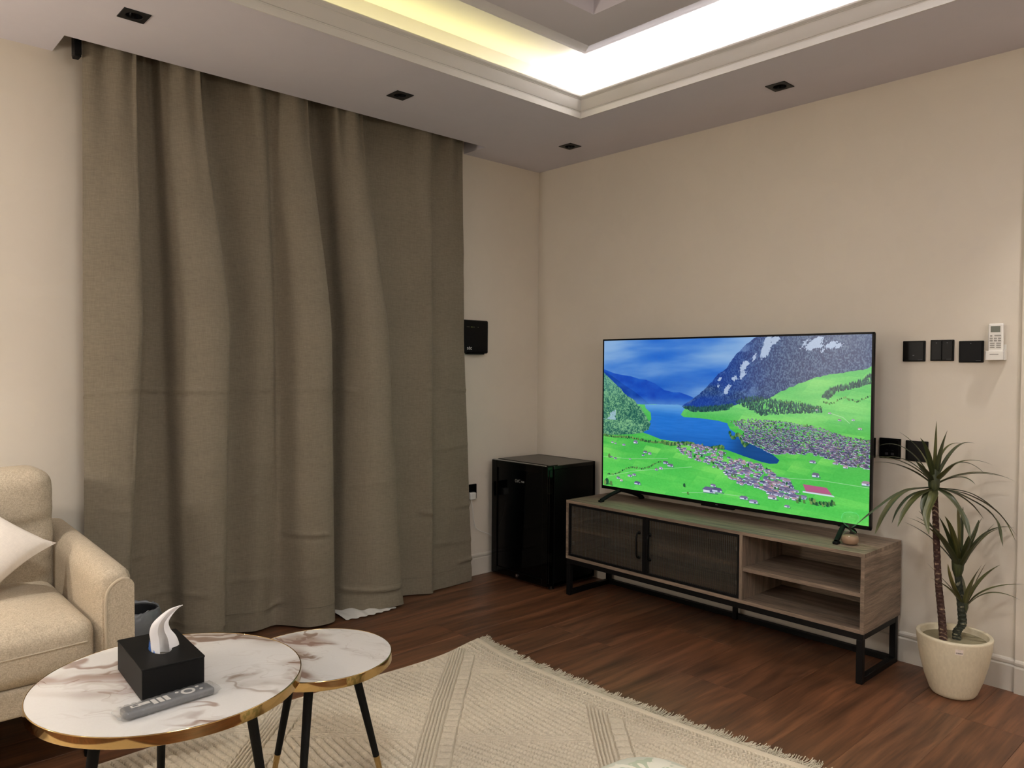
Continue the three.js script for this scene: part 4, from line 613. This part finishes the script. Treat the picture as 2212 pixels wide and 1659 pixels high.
// ---------------------------------------------------------------- fridge
{
  const o = thing('mini_fridge', 'black glass-door mini fridge standing in the corner', 'fridge', [0, 0, 0]);
  const x0 = 0.062, x1 = 0.534, z0 = 0.045, zb = 0.388, zf = 0.440, y0 = 0.018, y1 = 0.697, t = 0.022;
  part(o, 'cabinet', [span(x0, x0 + t, y0, y1 - t, z0, zb), span(x1 - t, x1, y0, y1 - t, z0, zb), span(x0, x1, y0, y0 + t, z0, zb), span(x0, x1, y0, y1, z0, z0 + t)], M.blackPlastic);
  part(o, 'top_cover', span(x0, x1, y1 - t, y1, z0, zb + 0.004, 0.004), phys(0x060607, 0.3), 'smooth black top');
  part(o, 'interior', [span(x0 + t, x1 - t, y0 + t, y0 + t + 0.004, z0 + t, zb - 0.004), span(x0 + t, x1 - t, y0 + t, y1 - t, z0 + t, z0 + t + 0.004)], std(0x1c1c1d, 0.6));
  for (const y of [0.21, 0.40]) part(o, 'shelf', span(x0 + t + 0.002, x1 - t - 0.002, y, y + 0.006, z0 + 0.04, zb - 0.03), std(0x232426, 0.4));
  const za = zb + 0.008, gx0 = 0.108, gx1 = 0.489, gy0 = 0.062, gy1 = 0.653, dx0 = 0.062, dx1 = 0.530;
  const d = part(o, 'door', [span(dx0, gx0, y0 + 0.004, y1 - 0.003, za, zf, 0.003), span(gx1, dx1, y0 + 0.004, y1 - 0.003, za, zf, 0.003), span(gx0, gx1, y0 + 0.004, gy0, za, zf, 0.003), span(gx0, gx1, gy1, y1 - 0.003, za, zf, 0.003)], M.blackGloss);
  part(d, 'glass', span(gx0 - 0.004, gx1 + 0.004, gy0 - 0.004, gy1 + 0.004, zf - 0.012, zf - 0.008, 0.0005), phys(0x101113, 0.05, { transmission: 0.85, ior: 1.45, specularIntensity: 0.5 }), 'dark tinted glass');
  part(d, 'top_strip', span(dx0 + 0.004, dx1 - 0.012, y1 - 0.004, y1 + 0.0005, zf - 0.018, zf - 0.002, 0.001), M.chrome, 'thin metal strip along the top');
  part(d, 'hinge_cap', span(dx1 - 0.012, dx1 + 0.002, y1 - 0.006, y1 + 0.004, zb - 0.03, zf - 0.004, 0.003), M.blackPlastic);
  part(d, 'grip', span(dx1 - 0.010, dx1 + 0.003, y0 + 0.02, y1 - 0.02, za + 0.004, zf - 0.012, 0.004), M.blackGloss);
  part(d, 'logo', [letters('GVC', 0.018, 0.0006, fontRegular).translate(0.281, 0.588, zf - 0.0075), letters('PRO', 0.010).translate(0.323, 0.5865, zf - 0.0075)], std(0x80807c, 0.6), 'small grey lettering');
  part(d, 'lock', [at(cyl(0.011, 0.011, 0.006, 24).rotateX(Math.PI / 2), 0.290, 0.040, zf + 0.002), at(rbox(0.004, 0.010, 0.003, 0.001), 0.290, 0.040, zf + 0.006)], M.chrome);
  for (const [x, z] of [[x0 + 0.04, z0 + 0.03], [x1 - 0.04, z0 + 0.03], [x0 + 0.04, zb - 0.02], [x1 - 0.03, zb - 0.01]]) part(o, 'foot', at(cyl(0.016, 0.013, y0, 20), x, y0 / 2, z), M.blackPlastic);
}
// ---------------------------------------------------------------- router, outlet, charger on the curtain wall
{
  const o = thing('router', 'black wall router with tiny green lights, half behind the curtain', 'router', [0, 1.424, 0.545]);
  part(o, 'body', at(rbox(0.032, 0.196, 0.196, 0.010, 4), 0.0165, 0, 0), M.blackPlastic); part(o, 'stand_lip', at(rbox(0.04, 0.010, 0.12, 0.004), 0.022, -0.099, 0), M.blackMatte);
  part(o, 'logo', letters('stc', 0.020).rotateY(Math.PI / 2).translate(0.0327, -0.068, 0.049), std(0xd6d4d0, 0.6), 'white lettering');
  const led = std(0x111111, 1, { emissive: 0xb4c46a, emissiveIntensity: 0.5 });
  [0.068, 0.060, 0.053, 0.036, 0.030, 0.022, 0.014, -0.016].forEach((z, i) => part(o, 'indicator_light', at(rbox(0.001, 0.0030, 0.0042, 0.0004), 0.0328, 0.056, z), i === 3 || i === 4 ? led : std(0x6f6e5e, 0.6)));
}
{
  const o = thing('wall_socket', 'black wall socket left of the mini fridge', 'socket', [0, 0.504, 0.556]);
  part(o, 'plate', at(rbox(0.009, 0.088, 0.088, 0.003), 0.0048, 0, 0), M.blackPlastic);
  const c = thing('charger', 'white charger with cable plugged in beside the mini fridge', 'charger', [0.0095, 0.478, 0.562]);
  part(c, 'plug', at(rbox(0.03, 0.044, 0.046, 0.008, 4), 0.0155, 0.004, 0), M.whitePlastic);
  part(c, 'cable', tube([[0.020, -0.017, 0.006], [0.022, -0.05, 0.004], [0.018, -0.10, -0.006], [0.014, -0.15, -0.018], [0.012, -0.185, -0.030], [0.018, -0.205, -0.050], [0.026, -0.222, -0.085], [0.030, -0.240, -0.125], [0.022, -0.30, -0.19], [0.020, -0.40, -0.22], [0.020, -0.47, -0.25]], 0.0022, 90, 8), M.whitePlastic);
}
// ---------------------------------------------------------------- switches and sockets on the television wall
const S86 = (n, x, y, label, cat, group, fn) => { const o = thing(n, label, cat, [x, y, 0], 0, group); part(o, 'plate', at(rbox(0.0885, 0.087, 0.009, 0.0025, 3), 0, 0, 0.0045), M.blackPlastic); fn(o); };
const smallMark = std(0x55565a, 0.6), key = phys(0x050506, 0.3, { specularIntensity: 0.35 });
S86('wall_switch', 2.267, 1.3265, 'black wall switch nearest the television', 'switch', 'black switches in the upper row', o => { part(o, 'rocker', at(rbox(0.080, 0.079, 0.005, 0.002), 0, 0, 0.0095), key); part(o, 'indicator', at(rbox(0.007, 0.0018, 0.0006, 0.0002), 0, -0.018, 0.0122), std(0x8d8f92, 0.5)); part(o, 'marking', at(rbox(0.018, 0.0016, 0.0005, 0.0001), 0.026, -0.0365, 0.0122), smallMark); });
S86('wall_switch', 2.3755, 1.3285, 'black two-rocker wall switch in the middle of the upper row', 'switch', 'black switches in the upper row', o => { for (const s of [-1, 1]) { part(o, 'rocker', at(rbox(0.0392, 0.079, 0.005, 0.002), s * 0.0203, 0, 0.0095), key); part(o, 'indicator', at(rbox(0.004, 0.0022, 0.0006, 0.0002), s * 0.0203, 0.031, 0.0122), std(0x77797c, 0.5)); } part(o, 'marking', at(rbox(0.018, 0.0016, 0.0005, 0.0001), 0.026, -0.0365, 0.0122), smallMark); });
S86('wall_switch', 2.482, 1.3225, 'black wall switch beside the white remote', 'switch', 'black switches in the upper row', o => { part(o, 'rocker', at(rbox(0.080, 0.079, 0.005, 0.002), 0, 0, 0.0095), phys(0x0e0e10, 0.5, { specularIntensity: 0.4 })); part(o, 'indicator', at(cyl(0.0016, 0.0016, 0.0008, 10).rotateX(Math.PI / 2), 0, 0.033, 0.0122), std(0x77797c, 0.5)); part(o, 'marking', at(rbox(0.018, 0.0016, 0.0005, 0.0001), 0.028, -0.0365, 0.0122), smallMark); });
const pins = o => { const hole = std(0x020202, 0.9); part(o, 'insert', at(rbox(0.074, 0.074, 0.003, 0.001), 0, 0, 0.0095), key); part(o, 'pin_slot', at(rbox(0.0035, 0.009, 0.001, 0.0003), 0, 0.015, 0.0110), hole); for (const s of [-1, 1]) part(o, 'pin_slot', at(rbox(0.008, 0.0035, 0.001, 0.0003), s * 0.011, -0.008, 0.0110), hole); };
S86('wall_socket', 2.072, 0.905, 'black wall socket mostly behind the television edge', 'socket', 'black sockets in the lower row', pins);
S86('wall_socket', 2.177, 0.908, 'black wall socket just right of the television edge', 'socket', 'black sockets in the lower row', o => { pins(o); for (const s of [-1, 1]) part(o, 'data_port', at(rbox(0.012, 0.010, 0.001, 0.0003), s * 0.012, -0.024, 0.0112), std(0x2b2b2d, 0.4)); });
S86('wall_socket', 2.285, 0.9045, 'black wall socket behind the top leaves of the plant', 'socket', 'black sockets in the lower row', pins);
{
  const o = thing('ac_remote', 'white air conditioner remote in a wall holder', 'remote', [2.573, 1.36, 0.013]);
  part(o, 'body', at(rbox(0.052, 0.142, 0.017, 0.006, 4), 0, 0, 0.012), M.whitePlastic); part(o, 'display', at(rbox(0.033, 0.024, 0.001, 0.0004), 0.0, 0.049, 0.0207), std(0x6f7367, 0.35));
  const bt = std(0x9a978f, 0.6), b = (x, y, w, h) => part(o, 'button', at(rbox(w, h, 0.002, 0.0008), x, y, 0.0208), bt);
  b(-0.014, 0.023, 0.007, 0.006); b(0.008, 0.024, 0.023, 0.005); for (const y of [0.013, 0.004]) for (const x of [-0.014, 0.0005, 0.0145]) b(x, y, 0.0105, 0.0055); for (const y of [-0.006, -0.014, -0.022]) for (const x of [-0.010, 0.0115]) b(x, y, 0.016, 0.0048);
  const h = thing('remote_holder', 'white plastic wall cradle under the air conditioner remote', 'holder', [2.573, 1.307, 0.0]);
  part(h, 'cradle', [at(rbox(0.066, 0.034, 0.004, 0.0015), 0, 0, 0.0365 + 0.0), at(rbox(0.066, 0.004, 0.034, 0.0012), 0, -0.0165, 0.0215), at(rbox(0.004, 0.034, 0.034, 0.0012), -0.031, 0, 0.0215), at(rbox(0.004, 0.040, 0.034, 0.0012), 0.031, 0.003, 0.0215), at(rbox(0.060, 0.060, 0.003, 0.001), 0, 0.012, 0.0015)], M.whitePlastic); part(h, 'marking', at(rbox(0.030, 0.0022, 0.0006, 0.0002), -0.002, 0.004, 0.0388), std(0x77746e, 0.6));
}
// ---------------------------------------------------------------- plant in its pot
const CROWN_A=[[0.014,-0.065,0.819,0.052,-0.054,0.929,0.079,-0.046,1.054,0.097],[0.022,-0.061,0.82,0.048,-0.037,0.924,0.077,-0.01,1.021,0.089],[0.02,-0.069,0.819,0.056,-0.117,0.929,0.054,-0.186,1.005,0.088],[0.022,-0.068,0.819,0.055,-0.062,0.925,0.129,-0.068,0.995,0.196],[0.018,-0.059,0.827,0.045,-0.028,0.94,-0.059,0.013,0.958,-0.155],[0.018,-0.061,0.834,0.047,-0.037,0.944,0.018,0.012,0.962,-0.036],[0.018,-0.07,0.819,0.058,-0.165,0.937,0.072,-0.259,0.941,0.11],[0.018,-0.072,0.816,0.06,-0.147,0.89,0.138,-0.232,0.914,0.229],[0.02,-0.072,0.809,0.06,-0.125,0.884,0.216,-0.179,0.904,0.35],[0.018,-0.072,0.812,0.06,-0.146,0.894,0.103,-0.226,0.902,0.165],[0.017,-0.057,0.82,0.044,-0.012,0.888,-0.093,0.074,0.876,-0.17],[0.02,-0.058,0.823,0.044,0.014,0.895,0.015,0.087,0.854,-0.026],[0.02,-0.057,0.811,0.044,0.061,0.859,-0.018,0.169,0.832,-0.084],[0.017,-0.057,0.809,0.044,0.021,0.843,-0.093,0.127,0.832,-0.17],[0.021,-0.057,0.805,0.044,0.026,0.846,0.071,0.088,0.828,0.093],[0.028,-0.059,0.816,0.046,-0.009,0.865,0.092,0.034,0.906,0.119],[0.028,-0.07,0.816,0.058,-0.063,0.865,0.159,-0.067,0.913,0.243],[0.03,-0.068,0.795,0.056,-0.133,0.776,0.188,-0.166,0.697,0.273,-0.175,0.634,0.325],[0.016,-0.069,0.797,0.057,-0.122,0.786,0.237,-0.161,0.731,0.372,-0.182,0.688,0.478],[0.024,-0.067,0.791,0.056,-0.129,0.755,0.124,-0.157,0.705,0.156,-0.172,0.655,0.174],[0.027,-0.067,0.791,0.055,-0.089,0.765,0.165,-0.102,0.717,0.245,-0.103,0.67,0.305],[0.026,-0.065,0.788,0.053,-0.069,0.769,0.119,-0.066,0.733,0.163,-0.053,0.693,0.191],[0.034,-0.064,0.788,0.052,-0.042,0.767,0.133,-0.038,0.701,0.208,-0.013,0.65,0.253],[0.034,-0.059,0.791,0.046,0.002,0.769,0.091,0.06,0.697,0.113,0.093,0.637,0.152],[0.03,-0.058,0.793,0.045,0.024,0.77,0.019,0.121,0.686,-0.038,0.15,0.592,-0.025],[0.022,-0.058,0.793,0.045,0.024,0.761,-0.067,0.115,0.667,-0.17,0.155,0.591,-0.17],[0.02,-0.058,0.794,0.045,0.041,0.774,-0.03,0.119,0.7,-0.09,0.169,0.623,-0.121],[0.026,-0.058,0.791,0.045,-0.006,0.772,0.002,0.04,0.731,-0.037,0.074,0.679,-0.064]];
const CROWN_B=[[0.02,0.003,0.483,-0.01,-0.079,0.582,0.008,-0.172,0.646,0.056],[0.02,0.003,0.486,-0.01,-0.048,0.618,0.075,-0.116,0.686,0.171],[0.022,0.003,0.49,-0.01,-0.024,0.619,0.099,-0.074,0.702,0.213],[0.018,0.002,0.486,-0.009,-0.084,0.623,-0.005,-0.14,0.685,-0.01],[0.024,0.004,0.486,-0.012,-0.008,0.6,0.049,-0.028,0.693,0.105],[0.026,0.006,0.486,-0.013,0.009,0.619,0.064,-0.0,0.704,0.133],[0.028,0.007,0.486,-0.014,0.002,0.614,-0.014,-0.0,0.731,-0.015],[0.022,0.008,0.486,-0.015,0.0,0.608,-0.054,-0.003,0.712,-0.085],[0.028,0.009,0.486,-0.017,0.045,0.578,0.026,0.065,0.636,0.065],[0.022,0.009,0.486,-0.017,0.044,0.597,-0.033,0.073,0.685,-0.048],[0.02,0.009,0.486,-0.017,0.032,0.6,-0.096,0.037,0.66,-0.141],[0.022,0.01,0.485,-0.018,0.072,0.597,-0.021,0.12,0.672,-0.025],[0.02,0.011,0.483,-0.018,0.075,0.617,-0.076,0.156,0.645,-0.152],[0.018,0.01,0.483,-0.018,0.048,0.583,-0.13,0.11,0.635,-0.17],[0.026,0.007,0.479,-0.014,-0.0,0.58,0.092,-0.026,0.674,0.192],[0.024,0.01,0.479,-0.017,0.06,0.563,0.044,0.115,0.645,0.07]];
const CROWN_C=[[0.02,0.024,0.334,-0.028,-0.021,0.396,-0.024,-0.095,0.49,0.022],[0.022,0.023,0.334,-0.027,-0.004,0.411,0.051,-0.046,0.463,0.132],[0.022,0.019,0.344,-0.023,0.001,0.43,0.036,-0.005,0.513,0.071],[0.022,0.022,0.341,-0.026,0.014,0.403,-0.045,0.004,0.453,-0.054],[0.022,0.027,0.334,-0.031,0.054,0.41,-0.02,0.092,0.514,-0.033],[0.022,0.027,0.334,-0.031,0.057,0.427,-0.084,0.109,0.493,-0.155],[0.02,0.028,0.33,-0.032,0.094,0.41,-0.064,0.195,0.438,-0.143],[0.02,0.028,0.329,-0.032,0.106,0.405,-0.034,0.199,0.392,-0.072],[0.022,0.026,0.334,-0.03,0.056,0.425,0.02,0.098,0.523,0.033]];
const TRUNKS=[[[-0.027,0.207,0.032,0.0145],[-0.036,0.322,0.037,0.0135],[-0.045,0.429,0.044,0.0125],[-0.052,0.55,0.047,0.012],[-0.058,0.677,0.049,0.0115],[-0.065,0.819,0.052,0.011]],[[0.008,0.198,-0.006,0.015],[0.008,0.241,-0.007,0.0155],[0.02,0.266,-0.021,0.016],[0.018,0.316,-0.021,0.0145],[0.011,0.394,-0.016,0.0135],[0.004,0.49,-0.011,0.0125]],[[0.02,0.287,-0.021,0.01],[0.023,0.316,-0.026,0.01],[0.026,0.341,-0.03,0.009]]];
{
  const base = [2.5, 0, 0.2];
  const p = thing('potted_plant', 'dracaena with two ringed trunks and arching strap leaves in a cream pot', 'plant', base);
  const potTex = texture(256, 256, (u, v) => { const n = (fbm(u * 70, v * 70, 2, 70, 70) - 0.5) * 16 + (fbm(u * 5, v * 5, 3, 5, 5) - 0.5) * 8; return [216 + n, 205 + n, 178 + n]; });
  const potShell = part(p, 'pot', lathe([[0, 0.0], [0.066, 0.0], [0.074, 0.004], [0.082, 0.016], [0.100, 0.066], [0.116, 0.128], [0.1265, 0.186], [0.1305, 0.224], [0.1305, 0.230], [0.1285, 0.233], [0.118, 0.233], [0.1155, 0.230], [0.114, 0.215], [0.110, 0.19], [0.02, 0.185]], 72), phys(0xffffff, 0.55, { map: withRepeat(potTex, 2, 1), clearcoat: 0.15, clearcoatRoughness: 0.4 }), 'cream tapered pot');
  part(p, 'soil', at(new THREE.CylinderGeometry(0.1115, 0.1115, 0.006, 48), 0, 0.207, 0), std(0x8d8468, 1, { bumpMap: plaster, bumpScale: 0.003 }));
  const ca = 0.76, nrm = [Math.sin(ca), Math.cos(ca)], th = 0.43;     // price sticker faces the room
  const st = grid(10, 6, (u, v) => { const a = th + (0.5 - u) * 0.205, y = 0.213 - v * 0.021, r = 0.1272 + (y - 0.186) * 0.105 + 0.0009; return [Math.sin(a) * r, y, Math.cos(a) * r]; }, (u, v) => [1 - u, 1 - v]);
  const cv = document.createElement('canvas'); cv.width = 256; cv.height = 128; const c = cv.getContext('2d'); c.fillStyle = '#e9dcd2'; c.fillRect(0, 0, 256, 128); c.fillStyle = '#5b5550'; for (let i = 0; i < 5; i++) c.fillRect(80 + i * 18, 24, 12, 5); const br = rngOf(3); for (let x = 24; x < 225; x += 5) { c.fillRect(x, 72, 1 + br() * 4, 34); }
  const stt = new THREE.CanvasTexture(cv); stt.colorSpace = THREE.SRGBColorSpace;
  part(potShell, 'price_sticker', st, std(0xffffff, 0.6, { map: stt, side: THREE.DoubleSide }), 'white price sticker with bar code');
  const o = p;
  const barkTex = (dark, light) => texture(128, 512, (u, v) => { const rows = v * 30 + (fbm(u * 4, v * 12, 3, 4, 12) - 0.5) * 1.5, f = mod(rows, 1), n = fbm(u * 10, v * 60, 3, 10, 60); const t = clamp(smooth(0.55, 0.8, f) * smooth(0.38, 0.6, fbm(u * 6 + Math.floor(rows) * 2.3, Math.floor(rows) * 1.7, 2)) + (n - 0.62) * 1.6); return [lerp(dark[0], light[0], t), lerp(dark[1], light[1], t), lerp(dark[2], light[2], t)]; });
  const barkBump = grey(64, 512, (u, v) => { const f = mod(v * 30 + (fbm(u * 4, v * 12, 3, 4, 12) - 0.5) * 1.5, 1); return Math.abs(f - 0.5) * 2; });
  const bark = [std(0xffffff, 0.85, { map: barkTex([66, 42, 36], [168, 146, 122]), bumpMap: barkBump, bumpScale: 0.003 }), std(0xffffff, 0.85, { map: barkTex([42, 46, 34], [166, 160, 136]), bumpMap: barkBump, bumpScale: 0.003 })];
  const stem = (pts) => { const curve = new THREE.CatmullRomCurve3(pts.map(q => V3(q[0], q[1], q[2]))), n = 60; const rad = t => { const s = t * (pts.length - 1), i = Math.min(pts.length - 2, Math.floor(s)); return lerp(pts[i][3], pts[i + 1][3], s - i); }; const L = curve.getLength(); return grid(16, n, (u, v) => { const q = curve.getPoint(v), a = -u * Math.PI * 2, r = rad(v) * (1 + 0.05 * Math.sin(v * L / 0.018 * 6.283) + 0.06 * (vnoise(u * 8, v * 20, 8, 20) - 0.5)); return [q.x + Math.cos(a) * r, q.y, q.z + Math.sin(a) * r]; }, (u, v) => [u, v * L / 0.5]); };
  part(o, 'trunk', stem(TRUNKS[0]), bark[0], 'tall reddish-brown ringed trunk'); part(o, 'trunk', stem(TRUNKS[1]), bark[1], 'short mottled green trunk'); part(o, 'branch', stem(TRUNKS[2]), bark[1]);
  const leafTex = (a, b) => texture(64, 256, (u, v) => { const s = (fbm(u * 22, v * 4, 3, 22, 4) - 0.5) * 1.2, mid = Math.exp(-(((u - 0.5) / 0.06) ** 2)) * 0.25, t = clamp(0.45 + s + mid); return [lerp(a[0], b[0], t), lerp(a[1], b[1], t), lerp(a[2], b[2], t)]; });
  const leafMats = [leafTex([52, 56, 24], [106, 106, 56]), leafTex([36, 44, 22], [82, 88, 46]), leafTex([70, 68, 34], [126, 118, 66])].map(m => phys(0xffffff, 0.5, { map: m, clearcoat: 0.2, clearcoatRoughness: 0.4, side: THREE.DoubleSide, transmission: 0.12 }));
  const leafGeo = (d) => {
    const w = d[0], pts = []; for (let i = 1; i < d.length; i += 3) pts.push(V3(d[i], d[i + 1], d[i + 2])); const c = pts.length === 3 ? new THREE.QuadraticBezierCurve3(pts[0], pts[1].clone().multiplyScalar(2).sub(pts[0].clone().add(pts[2]).multiplyScalar(0.5)), pts[2]) : new THREE.CatmullRomCurve3(pts, false, 'chordal');
    const n = 18; return grid(4, n, (u, v) => {
      const q = c.getPoint(v), T = c.getTangent(v), out = V3(q.x - pts[0].x, 0, q.z - pts[0].z); let side = V3(0, 1, 0).cross(T); if (side.lengthSq() < 1e-4) side = V3(0.68, 0, -0.73); side.normalize(); const up = T.clone().cross(side).normalize();
      const prof = Math.min(1, 0.55 + v * 1.9) * Math.max(0.02, 1 - v ** 2.6) ** 0.85, hw = w * 0.5 * prof, e = u * 2 - 1, P = q.clone().addScaledVector(side, e * hw).addScaledVector(up, Math.abs(e) * hw * 0.35); return [P.x, P.y, P.z];
    });
  };
  CROWN_A.forEach((d, i) => part(o, 'leaf', leafGeo(d), leafMats[[0, 1, 0, 1, 1][i % 5]])); CROWN_B.forEach((d, i) => part(o, 'leaf', leafGeo(d), leafMats[i === 6 ? 2 : [1, 0, 1, 1][i % 4]])); CROWN_C.forEach((d, i) => part(o, 'leaf', leafGeo(d), leafMats[[0, 0, 2, 2, 2, 0, 0][i % 7]]));
  for (const [prof, x, y, z] of [[[[0.011, -0.03], [0.019, -0.01], [0.021, 0.02], [0.017, 0.05], [0.010, 0.085], [0, 0.10]], -0.065, 0.805, 0.053], [[[0.0125, -0.025], [0.02, 0], [0.022, 0.03], [0.015, 0.07], [0, 0.10]], 0.0044, 0.479, -0.0115], [[[0.009, -0.02], [0.014, 0], [0.014, 0.02], [0.008, 0.045], [0, 0.055]], 0.0245, 0.334, -0.0285]]) part(o, 'crown_sheath', at(lathe(prof, 20), x, y, z), leafMats[1]);
}
renderer.render(scene, camera);
